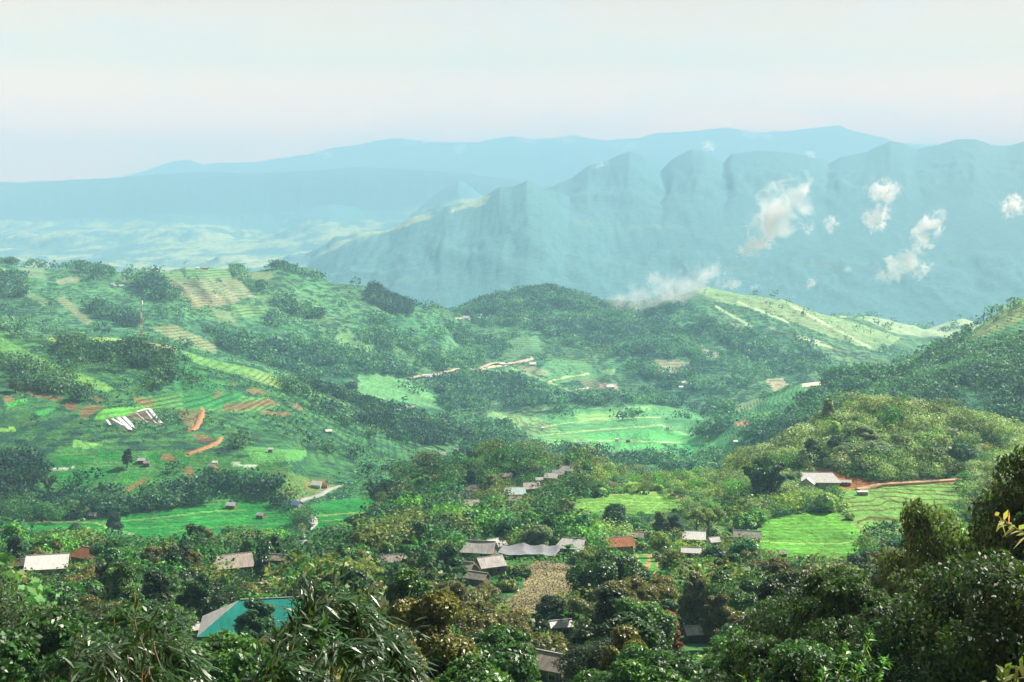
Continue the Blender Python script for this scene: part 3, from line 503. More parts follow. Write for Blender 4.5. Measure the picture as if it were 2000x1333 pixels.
def plant(name, key, loc, rz, sc, color, label, cat, group=None, parts=('trunk', 'crown')):
    e = empty(name, loc, rz, sc); tr, cr_ = PROTO[key][:2]
    a = obj(parts[0], tr, e); b = obj(parts[1], cr_, e); b.color = (*color, 1)
    return tag(e, label, cat, group)
def near_bamboo(label, culms, nleaf, seed, L0=.24, col=(.026, .07, .02), group=None):
    """culms: lists of world points"""
    rs = np.random.default_rng(seed); base = Vector(culms[0][0]); e = empty('bamboo_clump', base); cv = []; LP = []; LDr = []
    for pth in culms:
        pa = np.array([tuple(Vector(p)-base) for p in pth]); tt = np.linspace(0, len(pa)-1, 14); j = np.minimum(tt.astype(int), len(pa)-2); f = (tt-j)[:, None]
        c0 = pa[np.maximum(j-1, 0)]; c1 = pa[j]; c2 = pa[j+1]; c3 = pa[np.minimum(j+2, len(pa)-1)]
        sp_ = .5*((2*c1)+(-c0+c2)*f+(2*c0-5*c1+4*c2-c3)*f*f+(-c0+3*c1-3*c2+c3)*f**3)
        cv.append(tube(sp_, list(np.linspace(.03, .005, 14)), 6))
        # side twigs that carry the leaves
        for q in range(int(24)):
            s = .50+.50*rs.random(); k = s*13; ji = min(int(k), 12); p0 = sp_[ji]+(sp_[ji+1]-sp_[ji])*(k-ji); ax = sp_[ji+1]-sp_[ji]; ax /= np.linalg.norm(ax)
            dr = ax*.7+rs.normal(size=3)*.55; dr[2] -= .15; dr /= np.linalg.norm(dr); ln = .22+.42*rs.random()
            tw = [p0, p0+dr*ln*.5, p0+dr*ln+np.array([0, 0, -.16*ln])]; cv.append(tube(tw, [.006, .004, .002], 4))
            m = max(3, nleaf//(len(culms)*24)); s2 = rs.random(m)[:, None]**.7; LP.append(p0+(tw[2]-p0)*s2+rs.normal(size=(m, 3))*.05)
            ld = dr*1.0+rs.normal(size=(m, 3))*.42; ld[:, 2] -= .35; LDr.append(ld)
    P = np.concatenate(LP); D_ = np.concatenate(LDr); n = len(P); bv, bf = blades(P, D_, L0*(.6+.7*rs.random(n)), .040*(L0/.24)*(.7+.6*rs.random(n)), rs)
    v, f = joinq(cv); obj('culm', mesh_np('culm', v, f, [M_CULM], True), e)
    b = obj('foliage', mesh_np('foliage', bv, bf, [M_BLADE]), e); b.color = (*col, 1)
    tag(e, label, 'bamboo', group); return e
# ------------------------------------------------------------------ roads, bridge
def ribbon(name, pts, width, mt, lift=.4, **props):
    P = [Vector(p) for p in pts]; n = len(P); V = []
    for i in range(n):
        d = (P[min(i+1, n-1)]-P[max(i-1, 0)]); d.z = 0; d.normalize(); s = Vector((d.y, -d.x, 0))*(width/2 if np.isscalar(width) else width[i]/2)
        z = max(float(gz(*(P[i]+s*k).xy)) for k in (-1, -.5, 0, .5, 1))+lift
        for k in (-1, 0, 1): V.append((P[i].x+s.x*k, P[i].y+s.y*k, z))
    for i in range(n):
        a = V[i*3]; c = V[i*3+2]; V.append((a[0], a[1], a[2]-1.2)); V.append((c[0], c[1], c[2]-1.2))
    Fq = []
    for i in range(n-1):
        Fq += [(i*3, i*3+1, i*3+4, i*3+3), (i*3+1, i*3+2, i*3+5, i*3+4), (3*n+2*i, i*3, i*3+3, 3*n+2*i+2), (i*3+2, 3*n+2*i+1, 3*n+2*i+3, i*3+5)]
    return obj(name, mesh_np(name, np.array(V), np.array(Fq), [mt]), **props)
class TAPER:
    def __init__(s, w): s.w = w
    def __getitem__(s, i): return s.w*min(1, .35+.16*i)*(1+.18*math.sin(i*1.7))
def densify(P, step=4.0):
    out = []
    for a, b in zip(P[:-1], P[1:]):
        k = max(1, int((b-a).length/step)); out += [a.lerp(b, i/k) for i in range(k)]
    return out+[P[-1]]
def surf_mat(name, col, rough=.9, scale=.6, var=.25, bump=.2, spec=.2):
    m, t, b = mat(name, col, rough, spec); n = N(t, 'ShaderNodeTexNoise', i_Scale=scale, i_Detail=6.0, i_Roughness=.6); tcn = N(t, 'ShaderNodeTexCoord'); t.links.new(tcn.outputs['Object'], n.inputs['Vector'])
    r = N(t, 'ShaderNodeValToRGB'); r.color_ramp.elements[0].position = .3; r.color_ramp.elements[1].position = .7
    r.color_ramp.elements[0].color = (*[c*(1-var) for c in col], 1); r.color_ramp.elements[1].color = (*[min(1, c*(1+var)) for c in col], 1)
    t.links.new(n.outputs['Fac'], r.inputs['Fac']); t.links.new(r.outputs['Color'], b.inputs['Base Color'])
    bp = N(t, 'ShaderNodeBump', i_Strength=bump); t.links.new(n.outputs['Fac'], bp.inputs['Height']); t.links.new(bp.outputs[0], b.inputs['Normal']); return m
M_CONC = surf_mat('concrete_road', (.34,.33,.30)); M_DIRT = surf_mat('dirt_track', (.38,.20,.09), var=.35)
def pl(x, y, c): d = c*F/(y-HY); return Vector(((x-1000)/F*d, d, -c))
rp = [pl(x, y, 177.5) for x, y in ((600,1080),(588,1058),(590,1042),(602,1031),(612,1022),(611,1013),(600,1004),(586,998),(575,991),(572,986))]
ribbon('road', densify([Vector((p.x, p.y, float(gz(p.x, p.y)))) for p in rp]), 5.5, M_CONC, kind='structure')
rp = [at(x, y, 700, 1100) for x, y in ((572,986),(600,975),(625,967),(645,955),(668,950))]
ribbon('road', densify(rp), 5.0, M_CONC, kind='structure')
ribbon('road', densify([at(x, y, 1900, 3000) for x, y in ((798,743),(830,736),(880,729),(930,723),(1000,711),(1040,702))], 12), 9, surf_mat('pale_road', (.5,.42,.3)), kind='structure', lift=1.0)
ribbon('dirt_track', densify([at(x, y, 800, 1400) for x, y in ((397,801),(393,812),(388,824),(383,834),(372,842))]), TAPER(5.0), M_DIRT, kind='structure', lift=.22)
ribbon('dirt_track', densify([at(x, y, 760, 1200) for x, y in ((432,857),(424,865),(405,873),(385,881),(366,888))]), TAPER(4.4), M_DIRT, kind='structure', lift=.22)
ribbon('path', densify([at(x, y, 300, 420) for x, y in ((500,1142),(530,1138),(560,1133),(580,1128))]), 3.0, surf_mat('path', (.42,.33,.22)), kind='structure')
ribbon('dirt_track', densify([at(x, y, 560, 720) for x, y in ((1675,957),(1720,948),(1790,944),(1880,938))]), 3.5, surf_mat('pale_track', (.5,.33,.2)), kind='structure')
# ------------------------------------------------------------------ buildings
def corr(name, col, rough=.55, var=.12, scale=9.0, spec=.4, rust=None):
    """corrugated or tiled sheet: fine ridges across the slope, with weathering"""
    m, t, b = mat(name, col, rough, spec); l = t.links.new; tcn = N(t, 'ShaderNodeTexCoord')
    n = N(t, 'ShaderNodeTexNoise', i_Scale=.5, i_Detail=8.0, i_Roughness=.65); l(tcn.outputs['Object'], n.inputs['Vector'])
    mp_ = N(t, 'ShaderNodeMapping'); mp_.inputs['Scale'].default_value = (3.0, .35, .35); l(tcn.outputs['Object'], mp_.inputs['Vector']); n2_ = N(t, 'ShaderNodeTexNoise', i_Scale=1.2, i_Detail=4.0); l(mp_.outputs[0], n2_.inputs['Vector'])
    a = N(t, 'ShaderNodeMath', operation='ADD'); l(n.outputs['Fac'], a.inputs[0]); l(n2_.outputs['Fac'], a.inputs[1])
    r = N(t, 'ShaderNodeValToRGB'); r.color_ramp.elements[0].position = .38; r.color_ramp.elements[1].position = .62
    h = N(t, 'ShaderNodeMath', operation='MULTIPLY'); h.inputs[1].default_value = .5; l(a.outputs[0], h.inputs[0]); l(h.outputs[0], r.inputs['Fac'])
    lo = rust or [c*(1-var*2.2) for c in col]; r.color_ramp.elements[0].color = (*lo, 1); r.color_ramp.elements[1].color = (*[min(1, c*(1+var)) for c in col], 1)
    w = N(t, 'ShaderNodeTexWave', i_Scale=scale*.22); w.wave_type = 'BANDS'; w.bands_direction = 'X'; l(tcn.outputs['Object'], w.inputs['Vector'])
    wc = N(t, 'ShaderNodeMapRange'); wc.inputs['To Min'].default_value = .78; wc.inputs['To Max'].default_value = 1.08; l(w.outputs['Fac'], wc.inputs['Value'])
    v = N(t, 'ShaderNodeVectorMath', operation='SCALE'); l(r.outputs['Color'], v.inputs[0]); l(wc.outputs[0], v.inputs['Scale']); l(v.outputs[0], b.inputs['Base Color'])
    bp = N(t, 'ShaderNodeBump', i_Strength=.6, i_Distance=.06); l(w.outputs['Fac'], bp.inputs['Height']); l(bp.outputs[0], b.inputs['Normal']); return m
RM = {'teal': corr('teal_sheet', (.02,.30,.245), .75, spec=.12), 'pale': corr('pale_sheet', (.52,.52,.48), .6), 'white': corr('white_sheet', (.74,.72,.68), .5, .08), 'brown': corr('brown_fibre', (.45,.39,.33), .85, .16, 12, .2),
      'grey': corr('grey_fibre', (.52,.50,.47), .85, .16, 12, .2), 'dark': corr('dark_fibre', (.13,.12,.11), .85, .16, 12, .2), 'orange': corr('orange_tile', (.40,.16,.075), .8, .16, 14, .2), 'rust': corr('rusty_tile', (.34,.12,.05), .8, .2, 14, .2, rust=(.12,.05,.03)),
      'blue': corr('blue_sheet', (.12,.25,.40), .5), 'aqua': corr('aqua_sheet', (.34,.50,.46), .5)}
WM = {k: surf_mat(k+'_wall', c, .85, .8, .12, .1) for k, c in {'cream': (.48,.42,.32), 'white': (.58,.56,.52), 'timber': (.20,.14,.09), 'grey': (.30,.29,.27), 'orange': (.50,.20,.06), 'dark': (.07,.055,.045)}.items()}
M_DOOR = surf_mat('door_timber', (.11,.07,.045), .7); M_GLASS = mat('window_dark', (.02,.03,.035), .15, .6)[0]; M_TRIM = surf_mat('trim', (.46,.44,.40), .7); M_CAP = surf_mat('ridge_cap', (.35,.34,.31), .6); M_POST = surf_mat('post', (.22,.15,.10), .8)
class MB:
    def __init__(s): s.v = []; s.f = []
    def poly(s, pts): o = len(s.v); s.v += [tuple(p) for p in pts]; s.f.append(tuple(range(o, o+len(pts)))); return s
    def slab(s, pts, th):
        p = [Vector(q) for q in pts]; n = (p[1]-p[0]).cross(p[2]-p[0]).normalized(); o = len(s.v); k = len(p)
        s.v += [tuple(q) for q in p]+[tuple(q-n*th) for q in p]; s.f.append(tuple(range(o, o+k))); s.f.append(tuple(reversed(range(o+k, o+2*k))))
        for i in range(k): j = (i+1) % k; s.f.append((o+j, o+i, o+k+i, o+k+j))
        return s
    def box(s, a, b):
        x0, y0, z0 = a; x1, y1, z1 = b; o = len(s.v); s.v += [(x, y, z) for x in (x0, x1) for y in (y0, y1) for z in (z0, z1)]
        s.f += [tuple(o+i for i in q) for q in ((0,1,3,2),(4,6,7,5),(0,4,5,1),(2,3,7,6),(0,2,6,4),(1,5,7,3))]; return s
    def build(s, name, m, parent=None):
        me = bpy.data.meshes.new(name); me.from_pydata(s.v, [], s.f); me.materials.append(m); me.update(); return obj(name, me, parent)
LANDMARKS = []; KEEP = []
def house(px, py, wpx, label, cat='house', roof='brown', wall='timber', dr=.7, yaw=0, wh=2.7, pitch=.34, hl=0, hr=0, dmin=60, dmax=4000, lm=None, det=None, group=None, side=None, porch=False, sag=0.0, name='house', keep=1.0, D=None):
    if D is None:
        D = hit(px, py, dmin, dmax)
        for _ in range(4): D = hit(px, py+wh*F/D, dmin, dmax)
    w = wpx*D/F; d = w*dr; x = (px-1000)/F*D; z = -(py-HY)/F*D-wh; g = float(gz(x, D+d/2))
    cx, cy_ = x, D+d*.5; z = max(z, g-.3) if z < g-.3 else z
    e = empty(name, (cx, cy_, z), R(yaw)); rh = d*pitch; ov = min(.7, w*.06); X, Y = w/2-ov, d/2-ov; det = (wpx >= 30) if det is None else det
    dn = max(1.0, z-float(gz(cx, cy_-d/2))+1.2); dn = min(dn, 6)
    b = MB(); b.box((-X, -Y, -dn), (X, Y, wh))
    if hl < .5 and not hl: b.slab([(-X, -Y, wh+.001), (-X, Y, wh+.001), (-X, 0, wh+rh*.93)], .12)
    if hr < .5 and not hr: b.slab([(X-.12, -Y, wh+.001), (X-.12, Y, wh+.001), (X-.12, 0, wh+rh*.93)], .12)
    b.build('wall', WM[wall], e)
    W2, D2 = w/2, d/2; A = -W2+hl*w; B = W2-hr*w; ze = wh-.12; zr = wh+rh
    r = MB()
    ns = 6 if sag else 1
    def slope(sgn, mb):
        for i in range(ns):
            t0, t1 = i/ns, (i+1)/ns; f = lambda t: (-sag*math.sin(math.pi*t))
            e0, e1 = -W2+w*t0, -W2+w*t1; r0, r1 = A+(B-A)*t0, A+(B-A)*t1
            q = [(e0, sgn*D2, ze+f(t0)*.5), (e1, sgn*D2, ze+f(t1)*.5), (r1, 0, zr+f(t1)), (r0, 0, zr+f(t0))]
            mb.slab(q if sgn < 0 else q[::-1], .09)
    slope(-1, r); slope(1, r)
    sd_ = r
    if side: sd_ = MB()
    if hl: sd_.slab([(-W2, D2, ze), (-W2, -D2, ze), (A, 0, zr)], .09)
    if hr: sd_.slab([(W2, -D2, ze), (W2, D2, ze), (B, 0, zr)], .09)
    ro = r.build('roof', RM[roof], e)
    if side: sd_.build('hip_slope', RM[side], e)
    if det:
        MB().box((A-.05, -.14, zr-.02-sag), (B+.05, .14, zr+.08-sag*.0)).build('ridge_cap', M_CAP, ro)
        dx = -X*.25; dh = min(2.05, wh*.8)
        MB().box((dx-.5, -Y-.06, 0.0), (dx+.5, -Y-.003, dh)).build('door', M_DOOR, e)
        for k in ((.35, .62, -.70) if w > 9 else (.4,)):
            cxw = X*k; fr = MB().box((cxw-.6, -Y-.07, .95), (cxw+.6, -Y-.003, 1.95)).build('window', M_TRIM, e)
            MB().box((cxw-.5, -Y-.09, 1.03), (cxw+.5, -Y-.072, 1.87)).build('pane', M_GLASS, fr)
        MB().box((-W2+.1, -D2-.03, ze-.16), (W2-.1, -D2+.03, ze-.03)).build('eave_board', M_POST, ro)
    if porch:
        for k in range(7):
            q = -W2*.7+k*w*.7/6*1.15; MB().box((q-.09, -D2-1.4, -1), (q+.09, -D2-1.22, wh*.8)).build('post', M_POST, e)
        MB().slab([(-W2*.75, -D2-1.7, wh*.8), (W2*.82, -D2-1.7, wh*.8), (W2*.82, -D2+.5, wh*.98), (-W2*.75, -D2+.5, wh*.98)], .07).build('porch_roof', RM['pale'], e)
    tag(e, label, cat, group)
    hp = (rh+wh*.35)*F/D*keep; KEEP.append((px-wpx*.46*keep, py-rh*F/D*.9, px+wpx*.46*keep, py+wh*.3*F/D*keep, D))
    if lm: LANDMARKS.append((lm, px, D))
    return e
VG = 'village houses among the near trees'
house(484, 1238, 215, 'large house with a teal metal front roof slope and a pale grey hipped end', roof='teal', side='pale', wall='white', dr=.62, yaw=9, hl=.37, hr=0, wh=3.2, pitch=.36, lm='the teal-roofed house', dmin=150, group=VG, keep=.9)
house(388, 1229, 62, 'low pale lean-to shed attached at the left of the teal-roofed house', cat='shed', roof='pale', wall='grey', dr=.7, yaw=24, wh=2.3, pitch=.12, dmin=150, name='shed', group=VG)
house(82, 1112, 82, 'white-roofed house with a bright orange gable at the left edge', roof='white', wall='orange', dr=.75, yaw=12, lm='the white-roofed house with the orange gable', group=VG, keep=1.1)
house(36, 1105, 46, 'small dark brown roof behind the white-roofed house with the orange gable', roof='dark', dr=.6, yaw=20, group=VG, dmin=320)
house(163, 1090, 58, 'house with a weathered orange tile roof behind leafy trees at the left', roof='orange', dr=.8, yaw=-28, hl=.25, lm='the weathered orange tile roof', group=VG)
house(447, 1110, 78, 'house with a broad plain brown fibre roof left of the village', roof='brown', dr=.75, yaw=22, lm='the broad brown roof', group=VG)
house(545, 1095, 36, 'small brown-roofed house behind olive trees right of the broad brown roof', roof='brown', dr=.7, yaw=-20, group=VG)
house(768, 1098, 52, 'brown roof half hidden behind the dark leaning tree', roof='brown', dr=.6, yaw=4, lm='the half-hidden brown roof', group=VG)
house(932, 1080, 74, 'grey sagging fibre roof at the heart of the village cluster', roof='grey', dr=.7, yaw=-12, sag=.35, lm='the sagging grey roof', group=VG, wh=2.4)
house(966, 1068, 42, 'pale-walled house with an upright gable behind the sagging grey roof', roof='pale', wall='white', dr=.85, yaw=38, wh=3.4, dmin=410, group=VG, lm='the pale-walled gable house')
house(928, 1056, 38, 'small aqua sheet roof just behind the village cluster', roof='aqua', dr=.5, yaw=2, dmin=440, group=VG)
house(893, 1124, 72, 'large grey-brown roof with a curved slope, nearest of the village cluster', roof='brown', dr=.85, yaw=-24, sag=.5, group=VG, lm='the curved grey-brown roof', wh=2.4)
house(956, 1108, 56, 'square light grey roof beside the creeper-covered bank', roof='grey', dr=.8, yaw=26, group=VG, lm='the square light grey roof')
house(930, 1131, 50, 'low brown roof tucked under the curved grey-brown roof', roof='brown', dr=.6, yaw=-26, group=VG, wh=2.0, dmax=372)
house(1117, 1072, 58, 'white-roofed house with small orange eaves by the banana plants', roof='white', wall='cream', dr=.8, yaw=-18, hl=.2, lm='the bright white roof', group=VG)
house(1208, 1068, 62, 'house with a vivid orange tile roof above the small striped paddies', roof='orange', dr=.65, yaw=14, lm='the vivid orange roof', group=VG, keep=.8)
house(1243, 1049, 34, 'small dark brown roof joined behind the vivid orange roof', roof='brown', dr=.7, yaw=-18, dmin=440, group=VG)
house(1358, 1054, 46, 'white house with twin roof ends under the spindly tree', roof='white', wall='cream', dr=.8, yaw=-8, wh=2.9, group=VG, lm='the twin-ended white house')
house(1396, 1059, 24, 'little cream house right of the twin-ended white house', roof='pale', wall='cream', dr=.9, yaw=20, wh=2.6, det=True, group=VG)
house(1352, 1080, 40, 'white roof half sunk in bushes in front of the twin-ended white house', roof='white', wall='white', dr=.6, yaw=-10, group=VG, wh=1.9, dmax=470)
house(1462, 1050, 56, 'long cream barn with a grey weathered roof at the edge of the round paddy', cat='barn', roof='grey', wall='cream', dr=.45, yaw=-12, wh=2.9, pitch=.42, lm='the long cream barn', name='barn', dmin=430, dmax=520)
house(1606, 943, 78, 'long white-roofed house with open front on the red earth terrace', roof='white', wall='cream', dr=.5, yaw=-4, wh=2.8, pitch=.42, hr=.20, porch=False, lm='the long white-roofed hillside house', dmin=560, dmax=700, keep=1.15)
house(1583, 945, 34, 'white gabled wing at the left end of the long hillside house', roof='white', wall='white', dr=.9, yaw=62, wh=3.0, dmin=556, dmax=700, det=True, keep=1.1)
house(1648, 942, 34, 'low open lean-to with clutter at the right end of the long hillside house', cat='shed', roof='grey', wall='timber', dr=.6, yaw=-10, wh=2.0, pitch=.15, dmin=556, dmax=700, name='shed', keep=1.2)
house(1686, 961, 22, 'tiny white flat-roofed shed above the stepped terraces', cat='shed', roof='white', wall='grey', dr=.6, yaw=0, wh=1.8, pitch=.1, dmin=550, dmax=700, name='shed', keep=1.2)
house(1345, 1238, 64, 'house with a rust-orange tile roof and a dark open gable', roof='rust', wall='dark', dr=1.0, yaw=66, wh=2.6, pitch=.36, lm='the rust-orange gable roof', group=VG, dmax=330, D=238)
house(1378, 1266, 82, 'low shed with a long corrugated grey roof in front of the rust-orange gable', cat='shed', roof='grey', wall='dark', dr=.5, yaw=9, wh=2.3, pitch=.25, lm='the long corrugated grey shed', name='shed', group=VG, D=222)
house(1095, 1225, 46, 'small white sheet roof among dark trees below the ploughed plot', roof='white', wall='grey', dr=.6, yaw=14, wh=2.4, lm='the small white sheet roof', group=VG)
house(1082, 1330, 76, 'brown-grey roof at the bottom edge, nearest roof of all', roof='brown', wall='timber', dr=.9, yaw=-30, wh=2.4, group=VG, lm='the nearest brown roof', D=172)
UG = 'upper hamlet houses on the wooded spur'
for px, py, w_, rf, yw, hl_, lb in ((921,958,34,'brown',-18,.2,'hipped brown roof, highest of the three brown roofs beside the spur grove'), (912,972,30,'dark',-10,0,'dark brown roof, middle of the three brown roofs beside the spur grove'), (918,988,36,'brown',12,.15,'wide brown roof, lowest of the three brown roofs beside the spur grove'),
    (1005,966,44,'aqua',3,0,'long pale aqua roof in the upper hamlet'), (1004,979,32,'brown',-10,.2,'brown roof directly in front of the pale aqua roof'), (1036,955,38,'brown',18,.1,'brown roof between the pale aqua roof and the white sheet roof'),
    (1053,938,16,'pale',10,0,'small pale shed roof above the middle brown roof of the upper hamlet'), (989,932,24,'brown',-8,0,'lone small brown roof in the trees of the spur crest'), (1078,934,28,'white',-24,0,'square white sheet roof in the row of upper hamlet roofs'),
    (1092,927,26,'grey',-24,0,'grey roof next uphill of the square white sheet roof'), (1107,920,32,'grey',-20,.1,'highest grey roof at the top end of the upper hamlet row'), (1191,1003,20,'grey',20,.2,'tiny grey roof at the near edge of the pale green field'),
    (1530,1146-58,16,'grey',0,0,'little grey roof in thick bushes below the round paddy')):
    house(px, py, w_, lb, roof=rf, dr=.75, yaw=yw, hl=hl_, wh=2.5, dmin=430, dmax=790, group=UG, lm={1005: 'the pale aqua roof', 1078: 'the square white sheet roof'}.get(px))
FG = 'field huts of the valley paddies'
for px, py, w_, rf, wl, lb in ((450,988,20,'pale','timber','grey-roofed hut on stilts at the far edge of the large left paddy'), (179,1007,18,'grey','timber','brown hut at the left foot of the large paddy'), (288,956,12,'white','timber','tiny white-roofed hut in the middle of the rice terraces'), (508,1007,16,'grey','timber','hut beside the bushy bank left of the road bend'),
    (275,901,16,'pale','timber','pale hut right of the dark column tree in the terraces'), (286,906,14,'brown','timber','brown hut touching the pale hut beside the column tree'), (414,914,20,'brown','orange','brown hut with orange walls above the terraces'), (419,904,11,'white','grey','small white roof behind the hut with orange walls'),
    (619,948,24,'white','white','white roadside house with a patched roof'), (633,948,14,'orange','orange','bright orange tarpaulin-roofed stall beside the roadside house'), (575,987,26,'blue','grey','low blue-grey shed beside the road bridge'), (580,1049,10,'pale','grey','pale shed just left of the near road bend'),
    (528,878,10,'white','grey','white hut on the slope right of the orange track'), (641,843,13,'white','timber','white hut with a dark tree on the middle slope'), (660,768,22,'grey','white','white farmhouse with a grey roof on the end of the left ridge'), (676,770,12,'white','grey','small annex right of the ridge-end farmhouse'),
    (330,698,7,'white','white','tiny white shrine-like hut below the ridge trees'), (864,889,15,'brown','grey','brown roof left of the terrace above the spur'), (899,884,24,'grey','timber','long grey roof above the terrace strip behind the spur'), (916,889,20,'pale','grey','pale hipped roof at the right end of the terrace strip'),
    (966,846,26,'grey','white','grey-roofed house at the edge of the dark valley wood'), (970,851,22,'white','white','low white building in front of the grey-roofed valley house'), (1010,868,20,'pale','grey','long pale shed of the middle valley farm'), (1022,862,20,'pale','white','pale-roofed house right of the long pale shed'),
    (1054,870,10,'white','white','upper of two small white roofs in the middle valley'), (1059,877,10,'white','grey','lower of two small white roofs in the middle valley'), (1085,897,18,'white','cream','white-roofed cluster house behind the conifer')):
    house(px, py, w_, lb, cat='hut' if 'hut' in lb else 'house', roof=rf, wall=wl, dr=.75, yaw=random.uniform(-25, 25), wh=2.2, dmin=640, dmax=2000, group=FG, name='hut' if 'hut' in lb else 'house', det=False, keep=1.2)
XG = 'tiny houses on the distant slopes'
far_h = [(1060,836,7,'a pale speck of a hut on the terraced strip of the valley floor'),(1128,865,9,'a hut near the round trees on the valley floor'),(1176,869,8,'a hut beside the single dark tree on the valley floor'),(1205,858,7,'a pale hut right of the valley thicket'),(1227,860,9,'a brown-walled hut on the brightest valley field'),
 (1299,866,9,'a hut on the right part of the valley floor'),(1305,835,7,'a hut at the foot of the pale striped rise'),(1320,868,8,'a white hut near the far right paddies'),(1370,881,9,'a hut by the right-hand paddy strip'),(1437,863,9,'a white-roofed hut at the right end of the paddy strip'),(1352,848,8,'a hut where the right hill meets the valley'),(1125,878,9,'a pale hut below the valley thicket'),
 (835,737,20,'a white roof at the left end of the far pale road'),(893,730,14,'a brown roof beside the far pale road'),(923,733,12,'a white roof below the middle of the far pale road'),(980,712,12,'a blue-white roof on the right stretch of the far pale road'),(1040,712,14,'a pale roof just right of the end of the far road'),
 (910,622,16,'first of the white roofs in a row under the wooded knob'),(935,622,14,'second of the white roofs in a row under the wooded knob'),(950,622,7,'last white roof of the row under the wooded knob'),(1050,623,12,'a white roof in the wood below the wooded knob'),(1066,630,13,'a pale roof right of the white roof in the wood'),(1177,650,9,'a pale roof deep in the central forest'),
 (1264,604,9,'a white roof right under the drifting mist'),(1243,626,9,'an orange-white roof in the far hamlet, top left'),(1229,635,8,'a roof at the left side of the far hamlet'),(1262,650,11,'a white roof at the lower edge of the far hamlet'),(1265,633,9,'a roof in the centre of the far hamlet'),(1309,642,9,'a pale roof at the right side of the far hamlet'),(1272,693,11,'a white roof left of the brown ploughed patch'),
 (1192,757,16,'a white shed on the bare orange clearing'),(1335,748,11,'a roof in the hamlet below the ploughed patch, left one'),(1345,752,12,'a roof in the hamlet below the ploughed patch, right one'),(1330,757,9,'a low roof of the hamlet below the ploughed patch'),(1410,790,7,'a white speck at the foot of the central hill'),
 (1728,749,10,'a pale roof left of the saddle on the right hill'),(1738,758,10,'a grey roof just under the saddle on the right hill'),(1829,762,13,'the bright white roof in the forest of the right hill'),(1840,764,7,'a small white shed beside the bright white roof of the right hill'),(1800,770,9,'a dim roof left of the bright white roof on the right hill'),(1868,756,9,'a pale roof at the right in the forest of the right hill'),(1945,805,14,'a grey roof at the foot of the right hill'),(1975,792,10,'a white roof at the right foot of the hill'),
 (220,556,10,'a white roof on the far left ridge'),(236,559,8,'a small roof right of the white roof on the far left ridge'),(400,524,12,'a brown roof on top of the far terraced crest'),(385,524,7,'a small hut on the far terraced crest'),(281,537,7,'a hut on the skyline of the far left ridge'),(1497,590,5,'a red-roofed speck on the bright grassy crest'),(1525,616,7,'a pale roof on the upper right of the bright grassy slope'),
 (1858,876,11,'a small white building on the knoll clearing'),(1866,842,14,'a domed white tank house on the knoll top'),(812,842,8,'a pale roof left of the dark valley wood'),(757,801,9,'a white hut on the slope above the grove'),(800,799,22,'a row of pale sheds along the slope terraces')]
for px, py, w_, lb in far_h:
    house(px, py, w_, lb[2:] if lb.startswith('a ') else lb, cat='house' if 'hut' not in lb else 'hut', roof=('brown' if 'brown' in lb else 'orange' if ('orange-' in lb or 'red-' in lb) else 'grey' if ('grey' in lb or 'dim' in lb) else 'white'), wall='white' if 'brown' not in lb else 'timber', dr=.75, yaw=random.uniform(-30, 30), wh=2.6, dmin=600 if px > 1850 and py > 830 else 1000, dmax=3500, group=XG, name='hut' if 'hut' in lb else 'house', det=False, keep=1.1)
for nm, px, D in (('the ploughed plot', 1050, 350), ('the round paddy', 1580, 515), ('the large left paddy', 300, 740), ('the pale green field', 1210, 610), ('the small striped paddies', 1248, 375), ('the road bend', 605, 750), ('the stepped terraces', 1760, 575)): LANDMARKS.append((nm, px, D))
# ------------------------------------------------------------------ other built things
def place_z(x, y): return float(gz(x, y))
# shade net over the nursery
D0 = 408; e = empty('shade_net', ((1025-1000)/F*D0, D0, place_z((1025-1000)/F*D0, D0))); zt = -(1074-HY)/F*D0-e.location.z+0.2; V = []; n_ = 17
for j in range(n_):
    for i in range(n_*2):
        u, v = i/(2*n_-1), j/(n_-1); x = -9.5+19*u; y = -3.5+9*v; sg = -abs(math.sin(u*math.pi*3))**.7*-.0
        zz = zt+.9*v-1.0*abs(math.sin(u**1.5*math.pi*2.8+v*1.3))*(.4+.6*v)*(1.2-.7*u)-.7*abs(math.sin(v*math.pi))+.6*fbm(np.array(u*4), np.array(v*3), 3, 9)+(-1.0*u)
        V.append((x+1.2*v*2, y, float(zz)))
Fq = [(j*2*n_+i, j*2*n_+i+1, (j+1)*2*n_+i+1, (j+1)*2*n_+i) for j in range(n_-1) for i in range(2*n_-1)]
obj('net', mesh_np('net', np.array(V), np.array(Fq), [surf_mat('shade_cloth', (.22,.23,.24), .8, 2.0, .15)], True), e)
for (px_, py_) in ((-9, -3.2), (-2.5, -3.2), (3.5, -3.2), (9, -3.2), (-7.5, 5), (0, 5), (8, 5)): MB().box((px_-.06, py_-.06, -1.5), (px_+.06, py_+.06, zt-.9)).build('post', M_POST, e)
tag(e, 'sagging grey shade net on posts above the ploughed plot', 'shade net'); KEEP.append((975, 1070, 1080, 1100, D0-2)); LANDMARKS.append(('the grey shade net', 1025, D0))
